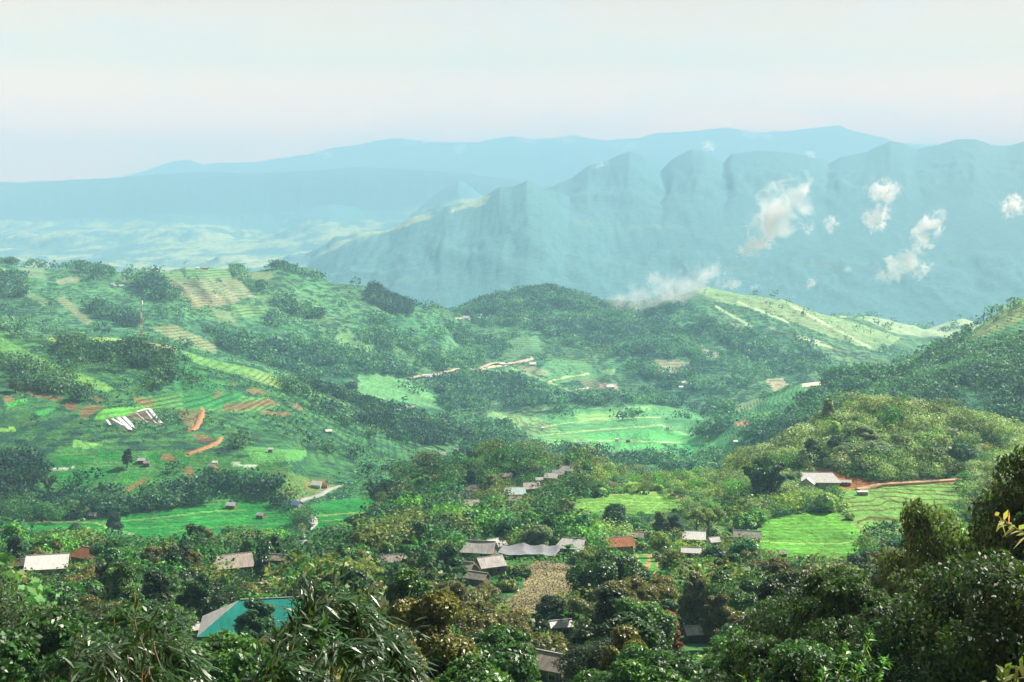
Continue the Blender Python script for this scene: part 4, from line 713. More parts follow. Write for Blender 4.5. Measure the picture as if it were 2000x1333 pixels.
# billboard
p = at(752, 928, 760, 1100); D0 = p.y; s_ = D0/F; e = empty('billboard', p); wb, hb = 16*s_, 10.5*s_; zb = 8*s_
MB().box((-.3, -.2, -1), (.3, .2, zb)).build('post', M_TRIM, e)
pan = MB().box((-wb/2, -.12, zb), (wb/2, .12, zb+hb)).build('panel', mat('panel_dark', (.015,.05,.09), .5)[0], e)
MB().box((-wb/2, -.16, zb), (wb/2, -.125, zb+hb*.22)).build('orange_band', mat('band_orange', (.6,.25,.1), .6)[0], pan)
def text(body, size, loc, m, parent, nm='lettering', rz=0):
    c = bpy.data.curves.new(nm, 'FONT'); c.body = body; c.size = size; c.align_x = 'CENTER'; c.extrude = .02; c.offset = size*.02; c.materials.append(m)
    tmp = bpy.data.objects.new(nm, c); COL.objects.link(tmp); dg = bpy.context.evaluated_depsgraph_get(); me = bpy.data.meshes.new_from_object(tmp.evaluated_get(dg)); bpy.data.objects.remove(tmp)
    o = obj(nm, me, parent); o.location = loc; o.rotation_euler = (R(90), 0, rz); return o
M_WHITE = mat('white_paint', (.75,.76,.74), .5)[0]
text('SaLaE', hb*.56, (0, -.18, zb+hb*.55), M_WHITE, pan); text('- mvnxtd', hb*.24, (0, -.18, zb+hb*.28), M_WHITE, pan)
tag(e, 'billboard with white letters over an orange band on one post', 'billboard'); KEEP.append((742, 905, 762, 930, D0)); LANDMARKS.append(('the billboard', 752, D0))
# lattice mast
D0 = 1330; x0 = (276-1000)/F*D0; e = empty('lattice_mast', (x0, D0, place_z(x0, D0))); hm = -(588-HY)/F*D0-e.location.z
M_RED = mat('mast_red', (.6,.12,.08), .6)[0]; n_ = 10
for k in range(n_):
    b = MB(); z0, z1 = hm*k/n_, hm*(k+1)/n_; r0, r1 = 1.1-.75*k/n_, 1.1-.75*(k+1)/n_
    for sx in (-1, 1):
        for sy in (-1, 1):
            b.slab([(sx*r0-.12, sy*r0, z0), (sx*r0+.12, sy*r0, z0), (sx*r1+.12, sy*r1, z1), (sx*r1-.12, sy*r1, z1)], .24)
        b.slab([(-sx*r0-.08, -r0, z0), (-sx*r0+.08, -r0, z0), (sx*r1+.08, -r1, z1), (sx*r1-.08, -r1, z1)], .12)
    b.build('lattice_section', M_WHITE if k % 2 else M_RED, e)
MB().box((-1.1, -1.1, hm-3.2), (1.1, 1.1, hm)).build('antenna', M_WHITE, e)
tag(e, 'tall red and white lattice mast on the left slope', 'mast')
# plastic sheets on the bare bank
M_PLAST = surf_mat('plastic_film', (.72,.74,.74), .35, 1.5, .1, .3, .5)
for k, (a, b, w0) in enumerate((((208,821),(215,831),5), ((219,819),(240,832),6), ((230,817),(254,841),9), ((241,815),(262,838),8), ((264,806),(288,826),1.6), ((266,805),(290,799),3), ((285,804),(304,827),3.2), ((291,800),(315,828),7))):
    A_, B_ = at(*a, 800, 1400), at(*b, 800, 1400); 
    if A_.y < B_.y: A_, B_ = B_, A_
    o = ribbon('plastic_sheet', densify([A_, B_], 2), w0*A_.y/F, M_PLAST, lift=.35)
    tag(o, ['short white plastic strip at the left end of the bare bank', 'white plastic strip, second from the left on the bare bank', 'widest torn white plastic sheet of the left group', 'white plastic sheet at the right of the left group', 'thin white plastic strip down the right bare bank', 'white plastic strip along the top of the right bare bank', 'narrow wavy plastic strip beside the longest strip', 'long white plastic sheet at the right end of the bare bank'][k], 'plastic sheet', 'white plastic sheets on the bare bank')
# bridge in the right of the valley
A_, B_ = at(1352, 918, 1000, 1500), at(1392, 912, 1000, 1500); dv_ = B_-A_; ln = dv_.length; zc = max(A_.z, B_.z)+1.5
e = empty('bridge', ((A_.x+B_.x)/2, (A_.y+B_.y)/2, zc), math.atan2(dv_.y, dv_.x))
MB().box((-ln/2-2, -2, -.5), (ln/2+2, 2, 0)).build('deck', M_CONC, e)
for s in (-1.9, 1.9): MB().box((-ln/2-2, s-.1, 0), (ln/2+2, s+.1, 1.1)).build('parapet', M_TRIM, e)
for k in (-.3, 0, .3): MB().box((ln*k-.5, -1.6, -7), (ln*k+.5, 1.6, -.5)).build('pier', M_CONC, e)
tag(e, 'pale road bridge over the wooded gully', 'bridge')
# boulders on the pale field
def rock(px, py, wpx, label, seed):
    p = at(px, py, 560, 720); r = wpx*p.y/F/2; bm = bmesh.new(); bmesh.ops.create_icosphere(bm, subdivisions=3, radius=r); rs = random.Random(seed)
    for v in bm.verts:
        c = v.co/r; v.co *= 1+.38*float(fbm(np.array(c.x*1.3+seed*3), np.array(c.y*1.3+c.z*1.7), 3, seed)); v.co.z *= .62
    me = bpy.data.meshes.new('boulder'); bm.to_mesh(me); bm.free(); me.materials.append(M_ROCK); o = obj('boulder', me, loc=p); tag(o, label, 'boulder', 'boulders on the pale green field'); KEEP.append((px-wpx/2, py-wpx*.4, px+wpx/2, py+2, p.y))
M_ROCK = surf_mat('rock', (.11,.09,.075), .9, .5, .4, .8)
for i, (px, py, w_, lb) in enumerate(((1192,949,26,'largest dark boulder at the back edge of the pale green field'), (1211,946,16,'dark boulder just right of the largest boulder'), (1228,951,12,'third boulder of the line on the pale green field'), (1236,948,10,'small boulder at the right end of the line'), (1260,959,12,'lone dark boulder standing out on the field grass'), (1315,968,8,'small boulder at the right edge of the pale green field'))): rock(px, py, w_, lb, i+3)
# ------------------------------------------------------------------ what must stay in sight, and what already covers what
RW, RH, RS = 500, 334, 4.0
KD = np.zeros((RH, RW)); COV = np.zeros((RH, RW), bool); gy, gx = np.mgrid[0:RH, 0:RW]; GX, GY = gx*RS+2, gy*RS+2
for x0, y0, x1, y1, D in KEEP:
    m = (GX >= x0) & (GX <= x1) & (GY >= y0) & (GY <= y1); KD[m] = np.maximum(KD[m], D)
for pp, D in (([(1485,1025),(1560,1000),(1640,1003),(1672,1020),(1690,1045),(1680,1072),(1640,1097),(1570,1100),(1505,1080),(1485,1055)], 520), ([(60,1022),(300,1003),(500,985),(575,1000),(570,1030),(430,1045),(290,1055),(200,1035),(60,1042)], 745), ([(605,990),(690,974),(748,980),(745,1000),(720,1015),(620,1032)], 760),
    ([(1090,985),(1150,972),(1220,958),(1290,958),(1330,975),(1335,995),(1290,1003),(1150,1003)], 600), ([(975,1188),(1020,1152),(1026,1112),(1050,1094),(1100,1096),(1142,1114),(1136,1150),(1062,1192)], 345), ([(1212,1080),(1288,1084),(1276,1118),(1250,1138)], 380), ([(1650,960),(1700,950),(1870,946),(1860,990),(1740,1020),(1690,1035)], 560),
    ([(575,1040),(600,1050),(620,1020),(600,1000),(570,990),(670,945),(675,960),(620,985),(635,1015),(615,1050),(580,1075)], 720), ([(1570,930),(1600,915),(1680,935),(1880,935),(1880,946),(1570,960)], 575), ([(500,1130),(585,1125),(585,1140),(500,1145)], 370), ([(1560,915),(1600,907),(1660,925),(1700,938),(1560,935)], 640), ([(1810,885),(1960,866),(1960,880),(1850,890)], 690)):
    m = inpoly(GX.astype(float), GY.astype(float), pp); KD[m] = np.maximum(KD[m], D)
SCRmin = SCR
def noplant(x, y):
    j = min(max(int(np.searchsorted(DR, y)), 0), nd-1); i = int(round((x/y*F+1000-XS[0])/3)); i = min(max(i, 0), nx-1)
    return SCR[j, i] < .03 and y > 150
for nm in FLATS: pass
def crown_px(x, y, z, H, Rr):
    s = F/y; cx = 1000+x*s; top = HY-(z+H)*s; bot = HY-(z+H*.22)*s; rx = Rr*s*.95; return cx, (top+bot)/2, rx, (bot-top)/2
def disc(cx, cy_, rx, ry, k=1.0):
    i0, i1 = int(max(0, (cx-rx*k)/RS)), int(min(RW, (cx+rx*k)/RS+1)); j0, j1 = int(max(0, (cy_-ry*k)/RS)), int(min(RH, (cy_+ry*k)/RS+1))
    if i1 <= i0 or j1 <= j0: return None
    m = ((GX[j0:j1, i0:i1]-cx)/(rx*k))**2+((GY[j0:j1, i0:i1]-cy_)/(ry*k))**2 < 1
    return (slice(j0, j1), slice(i0, i1)), m
COLS = {'very dark green': (.013, .042, .016), 'dark green': (.020, .066, .022), 'deep green': (.026, .095, .026), 'green': (.042, .135, .032), 'olive': (.085, .115, .032), 'bright green': (.075, .215, .035), 'brownish': (.105, .085, .03), 'grey-green': (.105, .155, .085), 'yellow-green': (.15, .22, .04), 'rust-brown': (.20, .085, .022), 'pale green': (.15, .23, .10), 'silvery green': (.21, .27, .18), 'blue-green': (.03, .11, .06)}
for k_ in COLS: COLS[k_] = tuple(min(.6, v_*m_) for v_, m_ in zip(COLS[k_], (1.75, 1.62, 1.35)))
HAND = []   # (D, x, z, key, H, R, colour word, label or None, name)
def hand(px, py, hpx, key, col, label, dmin=150, dmax=790, rr=None, name='tree', wpx=None, D=None):
    p = at(px, py, dmin, dmax) if D is None else Vector(((px-1000)/F*D, D, 0))
    if D is not None: p.z = float(gz(p.x, D))
    H = hpx*p.y/F+(0 if D is None else 0); h0, r0 = PROTO[key][2:4]; sc = H/h0; rw = (wpx*p.y/F/2/(r0*sc)) if wpx else 1.0
    HAND.append((p.y, p.x, p.z, key, sc, rw, col, label, name))
T_ = hand
T_(1205,1048,56,'near7','very dark green','dense very dark round tree between the pale green field and the vivid orange roof', wpx=62)
T_(1385,1058,78,'near4','yellow-green','spindly open tree rising over the twin-ended white house', wpx=62); T_(1360,1052,62,'near4','yellow-green','thin light-crowned tree just left of the spindly open tree', wpx=46)
T_(1325,1062,58,'near2','very dark green','dark upright tree right of the vivid orange roof', wpx=44); T_(1290,1058,60,'near5','olive','olive tree behind the dark upright tree near the orange roof', wpx=40)
T_(225,1058,60,'near5','very dark green','tall ragged dark tree standing alone against the large left paddy', wpx=40); T_(226,1118,66,'near0','deep green','broad dark crown directly below the tall ragged tree at the left', wpx=84)
T_(145,1085,56,'near3','dark green','dark pointed tree behind the weathered orange tile roof', wpx=52); T_(370,1105,82,'near2','dark green','tallest dark tree left of centre before the large left paddy', wpx=64)
T_(405,1100,70,'near5','olive','olive-topped tree right of the tallest dark tree', wpx=50); T_(455,1080,56,'mid2','green','leaning tree clump at the right end of the large left paddy', wpx=50)
T_(484,1290,128,'near2','blue-green','blue-green leafy tree standing in front of the teal roof', wpx=112, D=196)
T_(910,1046,48,'near3','yellow-green','bright yellow-green round tree behind the village cluster', wpx=88); T_(1050,1092,58,'near7','grey-green','grey-green round tree behind the shade net', wpx=62, dmin=420)
T_(985,1072,58,'near0','very dark green','very dark tree left of the grey-green round tree', wpx=52, dmin=420); T_(1132,1080,36,'near3','green','light green bush-like tree right of the bright white roof', wpx=36)
T_(1095,1035,62,'near2','olive','tall olive tree at the near edge of the pale green field', wpx=62); T_(1060,1040,50,'near0','dark green','dark rounded tree left of the tall olive tree', wpx=56)
T_(1185,1245,142,'near0','deep green','huge deep green tree right of the ploughed plot', wpx=150, D=262); T_(1225,1210,96,'near2','dark green','dark shoulder tree behind the huge deep green tree', wpx=70, D=285)
T_(1080,1218,52,'near3','very dark green','dark leafy tree overhanging the lower edge of the ploughed plot', wpx=74, D=268)
T_(1305,1205,66,'near7','rust-brown','large rust-brown tree below the small striped paddies', wpx=92, D=285); T_(1262,1212,52,'near3','rust-brown','smaller rust-brown tree left of the large rust-brown one', wpx=56, D=280)
T_(1307,1362,104,'near5','rust-brown','narrow rust-brown tree at the bottom edge left of the grey shed', wpx=52, D=196); T_(1015,1218,30,'near7','rust-brown','low orange-brown tree below the ploughed plot', wpx=46, D=262)
T_(1295,1262,76,'near2','blue-green','blue-green tree beside the rust-orange gable', wpx=66, D=235)
T_(870,1125,90,'near5','dark green','dark tree leaning over the half-hidden brown roof', wpx=70, D=335); T_(825,1135,84,'near2','olive','olive tree left of the curved grey-brown roof', wpx=80, D=320)
T_(1500,985,104,'bam0','very dark green','great dark bamboo clump on the left flank of the knoll', wpx=92, name='bamboo_clump', dmin=560); T_(1478,985,92,'bam1','dark green','dark bamboo clump left of the great bamboo clump', wpx=70, name='bamboo_clump', dmin=560)
T_(248,914,38,'mid5','very dark green','dark column tree in the middle of the rice terraces', wpx=24, dmin=700, dmax=1100); T_(1112,925,32,'col0','very dark green','dark conical tree above the top end of the upper hamlet', wpx=22)
T_(892,905,24,'mid3','dark green','small dark tree, first of the three on the grassy spur crest', wpx=18); T_(991-73,912,30,'mid7','very dark green','roundest darkest tree of the three on the grassy spur crest', wpx=22); T_(946,914,28,'mid0','green','third round tree on the grassy spur crest', wpx=22)
T_(688,768,22,'mid0','very dark green','dark round tree beside the pale knoll of the left ridge end', wpx=24, dmin=1000, dmax=1800); T_(30,768,26,'mid0','dark green','round tree on the slope at the left edge', wpx=26, dmin=850, dmax=1400)
T_(1672,845,34,'near5','green','tree on the crest line at the left end of the knoll', wpx=26, dmin=600); T_(1775,890,24,'mid3','bright green','bright round tree left of the knoll clearing', wpx=24, dmin=600)
for px, py, w_, h_, lb in ((1765,885,42,38,'dark tree among pale ones above the bright round tree'),(1690,878,60,46,'large pale-topped tree at the middle of the knoll'),(1640,892,44,44,'dark-sided tree left of the knoll middle'),(1712,900,66,40,'silvery broad tree above the long hillside house'),(1660,905,50,40,'silvery round tree just above the long white-roofed hillside house'),(1590,905,44,50,'dark round tree left above the long hillside house'),(1820,905,46,40,'dark tree below the knoll clearing'),(1880,912,50,48,'dark tree at the right of the knoll foot'),(1545,955,36,34,'pale bushy tree between the bamboo and the long hillside house')):
    T_(px,py,h_,'near%d' % (px % 4), 'grey-green' if ('pale' in lb or 'silvery' in lb) else 'dark green', lb, wpx=w_, dmin=560, dmax=740)
T_(1770,1040,88,'near4','olive','thin umbrella tree in front of the stepped terraces', wpx=64, D=330)
for px, py in ((700,985),(735,990),(770,985),(800,1005),(835,1010),(860,990),(820,975),(780,1015),(850,1030)):
    T_(px,py,62,'bam%d' % (px % 3),'green' if px > 790 else 'dark green','', wpx=58, name='bamboo_clump', dmin=560, dmax=760)
for px, py in ((640,1140),(655,1140),(640,1110),(690,1125)): T_(px,py,74,'bam%d' % (px % 3),'green','', wpx=66, name='bamboo_clump', dmin=330, dmax=470)
for px, py in ((15,955),(45,960),(75,950),(20,985),(60,985),(95,965)): T_(px,py,44,'bam%d' % (px % 3),'dark green','', wpx=40, name='bamboo_clump', dmin=700, dmax=1000)
# scattered growth, nearest first, keeping only what can be seen
cand = []
def spacing(px, D):
    if D < 330: return 6.6
    if px < 560 and D < 640: return 6.8
    if px < 1150: return 6.2 if D < 780 else 8
    if px < 1450: return 8.5
    return 6.6 if D > 590 else 7.5
rsd = np.random.default_rng(5); D = 78.0
while D < 800:
    px = -420.0
    while px < 2420:
        s = spacing(px, D); pj = px+rsd.normal()*.33*s*F/D; Dj = D+rsd.normal()*1.8; x = (pj-1000)/F*Dj; r = rsd.random()
        if D < 330: kn = ['near0','near1','near2','near3','near4','near5','near6','near7','col0'][int(rsd.choice(9, p=[.18,.15,.16,.14,.06,.13,.07,.09,.02]))]; sc = rsd.uniform(.6, 1.1)
        elif px < 1150 and D < 640: kn = ['mid0','mid1','mid2','mid3','mid4','mid5','mid7','bam0','bam1','bush0'][int(rsd.choice(10, p=[.16,.1,.16,.14,.05,.12,.09,.06,.05,.07]))]; sc = rsd.uniform(.55, 1.05)
        elif px < 1150: kn = ['mid0','mid2','mid3','mid5','mid7','bam0','bam2','bush1'][int(rsd.choice(8, p=[.2,.15,.17,.1,.15,.08,.05,.1]))]; sc = rsd.uniform(.5, .9)
        elif px < 1450: kn = ['mid0','mid3','mid7','mid4','bush0','bush1','bush2','bush3'][int(rsd.choice(8, p=[.1,.1,.1,.05,.17,.16,.16,.16]))]; sc = rsd.uniform(.5, .85)
        else: kn = ['mid0','mid3','mid7','mid2','bush0','bush2','bush3'][int(rsd.choice(7, p=[.2,.2,.32,.07,.07,.07,.07]))]; sc = rsd.uniform(.55, .98)
        if kn.startswith('bush'): sc *= 1.35 if D < 450 else 1.6
        tone = float(fbm(np.array(x/38), np.array(Dj/38), 2, 77))+rsd.normal()*.25
        if D > 590 and px > 1450: pal = ['dark green','grey-green','silvery green','pale green','olive','silvery green','green','silvery green','pale green']
        elif px > 1150 and D > 400: pal = ['green','olive','dark green','pale green','bright green','yellow-green','grey-green']
        elif D < 330 and px < 560: pal = ['dark green','deep green','olive','very dark green','green','olive','deep green','green']
        elif D < 330: pal = ['dark green','olive','deep green','very dark green','green','olive','grey-green','olive']
        else: pal = ['dark green','green','deep green','very dark green','olive','blue-green','bright green']
        col = pal[int(np.clip((tone+.7)/1.4, 0, .999)*len(pal))]
        cand.append((Dj, x, float(gz(x, Dj)), kn, sc, 1.0, col, None, 'bamboo_clump' if kn.startswith('bam') else 'shrub' if kn.startswith('bush') else 'tree'))
        px += s*F/D
    D += spacing(900, D)*.85 if D > 330 else 6.2
allc = sorted(cand+HAND, key=lambda q: q[0]); SEEN = []; handset = set(id(q) for q in HAND)
hb = [(q[1], q[0], PROTO[q[3]][3]*q[4]*q[5]) for q in HAND]
for q in allc:
    Dj, x, z, kn, sc, rw, col, lab, nm = q; H, Rr = PROTO[kn][2]*sc, PROTO[kn][3]*sc*rw; cx, cy_, rx, ry = crown_px(x, Dj, z, H, Rr); isH = lab is not None
    if cx+rx < -330 or cx-rx > 2330: continue
    if not isH:
        if noplant(x, Dj): continue
        if any((x-a)**2+(Dj-b)**2 < (c*.8)**2 for a, b, c in hb): continue
        if any(abs(x-(h[0]+h[2])/2*0-((h[0]+h[2])/2-1000)/F*h[4]) < (h[2]-h[0])/F*h[4]*.62+.6 and abs(Dj-h[4]-2.5) < max(3.5, (h[2]-h[0])/F*h[4]*.5) for h in KEEP): continue
    g = disc(cx, cy_, rx, ry)
    if g is None:
        if -330 < cx < 2330 and Dj > 78 and (cx < 0 or cx > 2000) and rsd.random() < .35: SEEN.append((0, q))
        continue
    sl_, m = g
    gk = disc(cx, cy_, rx, ry, 1.18); kk = (KD[gk[0]][gk[1]] > Dj+1).mean() if gk is not None and gk[1].any() else 0
    if not isH and kk > .035:
        # a lower bush may still fit where a tree would stand in the way
        if kn.startswith('bush') or Dj < 90: continue
        kn = 'bush%d' % (int(abs(x)*10) % 4); sc = rsd.uniform(.8, 1.3); H, Rr = PROTO[kn][2]*sc, PROTO[kn][3]*sc; cx, cy_, rx, ry = crown_px(x, Dj, z, H, Rr); g = disc(cx, cy_, rx, ry)
        if g is None: continue
        sl_, m = g
        if not m.any() or (KD[sl_][m] > Dj+1).mean() > .06: continue
        q = (Dj, x, z, kn, sc, 1.0, col, None, 'shrub')
    vis = int((m & ~COV[sl_]).sum()); tot = max(1, int(m.sum()))
    if not isH and (vis < 2 or vis/tot < .10): continue
    g2 = disc(cx, cy_, rx, ry, .82); 
    if g2: COV[g2[0]] |= g2[1]
    SEEN.append((vis+(10**6 if isH else 0), q))
print('seen', len(SEEN), {k: sum(1 for s in SEEN if s[1][8] == k) for k in ('tree', 'shrub', 'bamboo_clump')})
LIMIT = {'tree': 285, 'shrub': 130, 'bamboo_clump': 70}; INDIV = []; MASS = []
cnt = {k: 0 for k in LIMIT}
for v, q in sorted(SEEN, key=lambda s: -s[0]):
    k = q[8]
    if cnt[k] < LIMIT[k] and v > 0: cnt[k] += 1; INDIV.append(q)
    else: MASS.append(q)
# ---- labels
ORD = ['nearest', 'second nearest', 'third nearest', 'fourth nearest', 'fifth nearest', 'sixth nearest', 'seventh nearest', 'eighth nearest', 'ninth nearest', 'tenth nearest']
HL = [(q[7], q[1]/q[0]*F+1000, q[0]) for q in HAND if q[7]]
EXTRA = []
for lb, px, D in HL:
    w_ = lb.split(); 
    for nm in ('tall ragged dark tree','tallest dark tree','blue-green leafy tree','bright yellow-green round tree','grey-green round tree','huge deep green tree','large rust-brown tree','great dark bamboo clump','tall olive tree','thin umbrella tree','dark column tree','spindly open tree'):
        if lb.startswith(nm): EXTRA.append(('the '+nm, px, D))
EXTRA += [('the camera hill', 250, 95), ('the arching bamboo', 700, 100)]
LMK = [(n, px, D) for n, px, D in LANDMARKS+EXTRA if n != 'the camera hill']
def relation(q):
    px = q[1]/q[0]*F+1000; D = q[0]; best = None
    for n, lx, ld in LMK:
        d = math.hypot((px-lx)/F*D, (D-ld)*.8)
        if best is None or d < best[0]: best = (d, n, lx, ld)
    d, n, lx, ld = best; dx = (px-lx)/F*D; dy = D-ld
    if abs(dx) > abs(dy)*1.0: r = 'right of' if dx > 0 else 'left of'
    else: r = 'behind' if dy > 0 else 'in front of'
    if abs(dx) > abs(dy)*.45 and abs(dy) > abs(dx)*.45: r = ('behind and ' if dy > 0 else 'below and ')+('right of' if dx > 0 else 'left of')
    return r, n, d
groups = {}
LABEL = {}
for q in INDIV:
    if q[7]: LABEL[id(q)] = q[7]; continue
    r, n, d = relation(q); kn = q[3]; H = PROTO[kn][2]*q[4]
    sh = {'tree': SHAPEWORD[KINDS_[int(kn[-1])][0]] if kn[:3] in ('nea', 'mid') else 'narrow columnar', 'shrub': 'low', 'bamboo_clump': 'plumed'}[q[8]]
    noun = {'tree': 'tree', 'shrub': 'shrub', 'bamboo_clump': 'bamboo clump'}[q[8]]
    groups.setdefault((q[6], sh, noun, r, n), []).append((d, q))
for (c_, sh, noun, r, n), L_ in groups.items():
    L_.sort(key=lambda t: t[0])
    for k, (d, q) in enumerate(L_):
        base = '%s %s %s %s %s' % (c_, sh, noun, r, n)
        LABEL[id(q)] = base if len(L_) == 1 else (ORD[min(k, 9)]+' '+base)
GRP = {'tree': 'trees of the village groves', 'shrub': 'shrubs between the fields and houses', 'bamboo_clump': 'bamboo clumps of the valley'}
for q in INDIV:
    if len(LABEL[id(q)].split()) > 16: w_ = LABEL[id(q)]; LABEL[id(q)] = w_.replace('-topped', '').replace(' and right of', ' right of').replace(' and left of', ' left of').replace('one before ', '')
    if len(LABEL[id(q)].split()) > 16: LABEL[id(q)] = LABEL[id(q)].replace(' spreading', '').replace(' ragged', '').replace('open-branched ', '')
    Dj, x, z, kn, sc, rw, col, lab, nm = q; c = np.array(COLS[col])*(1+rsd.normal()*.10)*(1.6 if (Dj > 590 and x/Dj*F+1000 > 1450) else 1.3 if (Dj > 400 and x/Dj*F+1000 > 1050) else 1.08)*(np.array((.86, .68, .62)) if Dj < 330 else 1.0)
    parts = ('culm', 'foliage') if kn.startswith('bam') else ('stem', 'foliage') if nm == 'shrub' else ('trunk', 'crown')
    name = {'tree': 'broadleaf_tree', 'shrub': 'shrub', 'bamboo_clump': 'bamboo_clump'}[nm]
    if kn.startswith('col'): name = 'columnar_tree'
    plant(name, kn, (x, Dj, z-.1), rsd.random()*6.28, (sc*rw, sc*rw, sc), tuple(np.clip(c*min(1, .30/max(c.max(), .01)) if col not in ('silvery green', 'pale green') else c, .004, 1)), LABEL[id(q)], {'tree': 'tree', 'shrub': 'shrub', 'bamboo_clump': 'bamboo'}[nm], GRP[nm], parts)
# ------------------------------------------------------------------ distant and filling growth, uncountable
def cluster_proto(n, size, seed, kind='round'):
    rs = np.random.default_rng(seed); lob = [(np.array([rs.normal()*.35, rs.normal()*.35, .55+.3*rs.random()]), np.array([.5, .5, .42])) for _ in range(4)]
    if kind == 'cone': lob = [(np.array([0, 0, .25+.2*k]), np.array([.42-.09*k]*2+[.22])) for k in range(4)]
    if kind == 'low': lob = [(np.array([rs.normal()*.5, rs.normal()*.5, .22]), np.array([.55, .55, .3])) for _ in range(3)]
    P, d = crown_pts(rs, lob, n); return leaves(P, d, size, rs, 1.3)[0]
def mass(name, pts, cols, protos, scl, label=None):
    """pts (n,3), cols (n,3), scl (n,), protos list of vertex arrays -> one mesh"""
    VV = []; CC = []; rs = np.random.default_rng(len(pts)); pk = rs.integers(0, len(protos), len(pts)); th = rs.random(len(pts))*6.28
    for k, pv in enumerate(protos):
        i = np.where(pk == k)[0]
        if not len(i): continue
        c, s = np.cos(th[i])[:, None], np.sin(th[i])[:, None]; x = pv[None, :, 0]*c-pv[None, :, 1]*s; y = pv[None, :, 0]*s+pv[None, :, 1]*c; z = np.repeat(pv[None, :, 2], len(i), 0)
        v = np.stack([x, y, z], -1)*scl[i][:, None, None]+pts[i][:, None, :]; VV.append(v.reshape(-1, 3)); CC.append(np.repeat(cols[i], pv.shape[0], 0))
    V = np.concatenate(VV); Cc = np.concatenate(CC); me = mesh_np(name, V, np.arange(len(V)).reshape(-1, 4), [M_TINT]); a = me.color_attributes.new('tint', 'FLOAT_COLOR', 'POINT')
    buf = np.ones((len(V), 4), np.float32); buf[:, :3] = Cc; a.data.foreach_set('color', buf.ravel()); return obj(name, me, kind='stuff')
if MASS:
    pts = np.array([(q[1], q[0], q[2]-.2) for q in MASS]); cl = np.array([COLS[q[6]] for q in MASS]); sc = np.array([PROTO[q[3]][2]*q[4]*.95 for q in MASS])
    mass('woods', pts, cl, [cluster_proto(420, .085, 500+k) for k in range(6)], sc)
# undergrowth close by
n = 52000; u = rsd.uniform(-.62, .62, n); Dd = np.sqrt(rsd.uniform(70**2, 770**2, n)); x = u*Dd; jj = np.clip(np.searchsorted(DR, Dd), 0, nd-1); ii = np.clip(np.round((u*F+1000-XS[0])/3).astype(int), 0, nx-1)
ok = (SCR[jj, ii] >= .03) | (Dd < 160); ok &= rsd.random(n) < np.clip(.55+fbm(x/22, Dd/22, 2, 33)*1.2, .15, 1); x, Dd, jj, ii = x[ok], Dd[ok], jj[ok], ii[ok]
tone = fbm(x/30, Dd/30, 3, 44)+rsd.normal(size=len(x))*.25; cp = np.array([COLS[k] for k in ('dark green','deep green','green','green','olive','bright green','pale green','yellow-green')]); cl = cp[np.clip(((tone+.7)/1.4*8), 0, 7).astype(int)]
mass('undergrowth', np.stack([x, Dd, gz(x, Dd)-.1], -1), cl, [cluster_proto(16, .42, 520+k, 'low') for k in range(6)], rsd.uniform(.7, 2.0, len(x))*np.clip(Dd/350, .8, 1.5))
# distant woods, by where the photograph shows them
WD = np.zeros((nd, nx)); WC = np.zeros((nd, nx))
nn = fbm(XX/70, YY/90, 4, 101); dd = (YY > 800) & (YY < 3500)
gul = ridged(U[None, :]*14+wrp*3+np.zeros_like(YY)+YY/1500, YY/1400, 2, 21)
WD[dd] = (.012+1.0*np.clip(nn*2.4-.55+(-gul)*.35, 0, 1))[dd]*.26
def wood(pts, s, d0, d1, edge=1.0):
    m = inpoly(PX+wob[0]*edge, PY+wob[1]*.7*edge, pts) & (YY > d0) & (YY < d1); WD[m] = s
wood([(0,540),(45,545),(50,590),(60,640),(0,650),(-200,640),(-200,540)], 1.0, *R2); wood([(265,548),(300,545),(330,565),(350,580),(330,600),(300,590),(275,570)], .9, *R2); wood([(175,605),(200,600),(280,635),(240,640),(190,625)], .8, *R2)
wood([(500,560),(560,575),(640,620),(650,640),(560,610)], .6, *R2); wood([(400,645),(480,655),(600,700),(640,740),(580,735),(450,690)], .75, *R2); wood([(560,660),(700,690),(850,730),(800,740),(640,720)], .7, *R2); wood([(720,640),(870,705),(900,720),(860,730),(730,690)], .7, *R2); wood([(840,640),(960,650),(1000,690),(930,720),(870,700)], .5, *R2)
wood([(150,520),(210,525),(225,545),(190,550),(150,535)], .6, *R2); wood([(0,505),(240,522),(240,532),(0,520)], .35, *R2); wood([(470,520),(600,528),(700,550),(700,560),(600,545),(540,530)], .4, *R2)
wood([(885,620),(950,590),(1060,560),(1110,570),(1200,600),(1250,640),(1300,700),(1400,760),(1420,800),(1300,760),(1200,700),(1100,670),(1040,640),(960,640)], .85, *R3)
wood([(1200,600),(1330,600),(1330,690),(1260,680),(1200,640)], .5, *R3); wood([(1250,650),(1400,690),(1500,720),(1600,740),(1500,740),(1400,780),(1300,740)], .7, *R3); wood([(1380,640),(1500,660),(1650,720),(1560,735),(1450,700)], .6, *R3)
wood([(860,740),(960,735),(1060,760),(1130,800),(1100,810),(1000,800),(880,810),(850,780)], .8, 1550, 2400); wood([(1040,770),(1200,775),(1300,770),(1430,800),(1420,815),(1280,790),(1150,798)], .75, 1550, 2400)
wood([(120,665),(200,690),(235,690),(270,668),(330,690),(332,745),(290,765),(230,760),(200,735),(120,700)], .95, *R1); wood([(-200,700),(0,705),(100,735),(200,780),(150,785),(0,750)], .5, *R1); wood([(540,735),(640,760),(760,800),(760,820),(640,800),(560,770)], .6, *R1)
wood([(620,790),(760,810),(900,800),(990,830),(1000,862),(880,870),(760,870),(700,850),(640,820)], 1.0, 950, 1650); wood([(300,815),(350,812),(390,855),(370,880),(310,845),(250,850)], .8, *R1); wood([(440,870),(600,850),(700,880),(720,905),(600,885),(500,895)], .45, 850, 1480); wood([(560,790),(620,800),(640,850),(560,830)], .4, *R1)
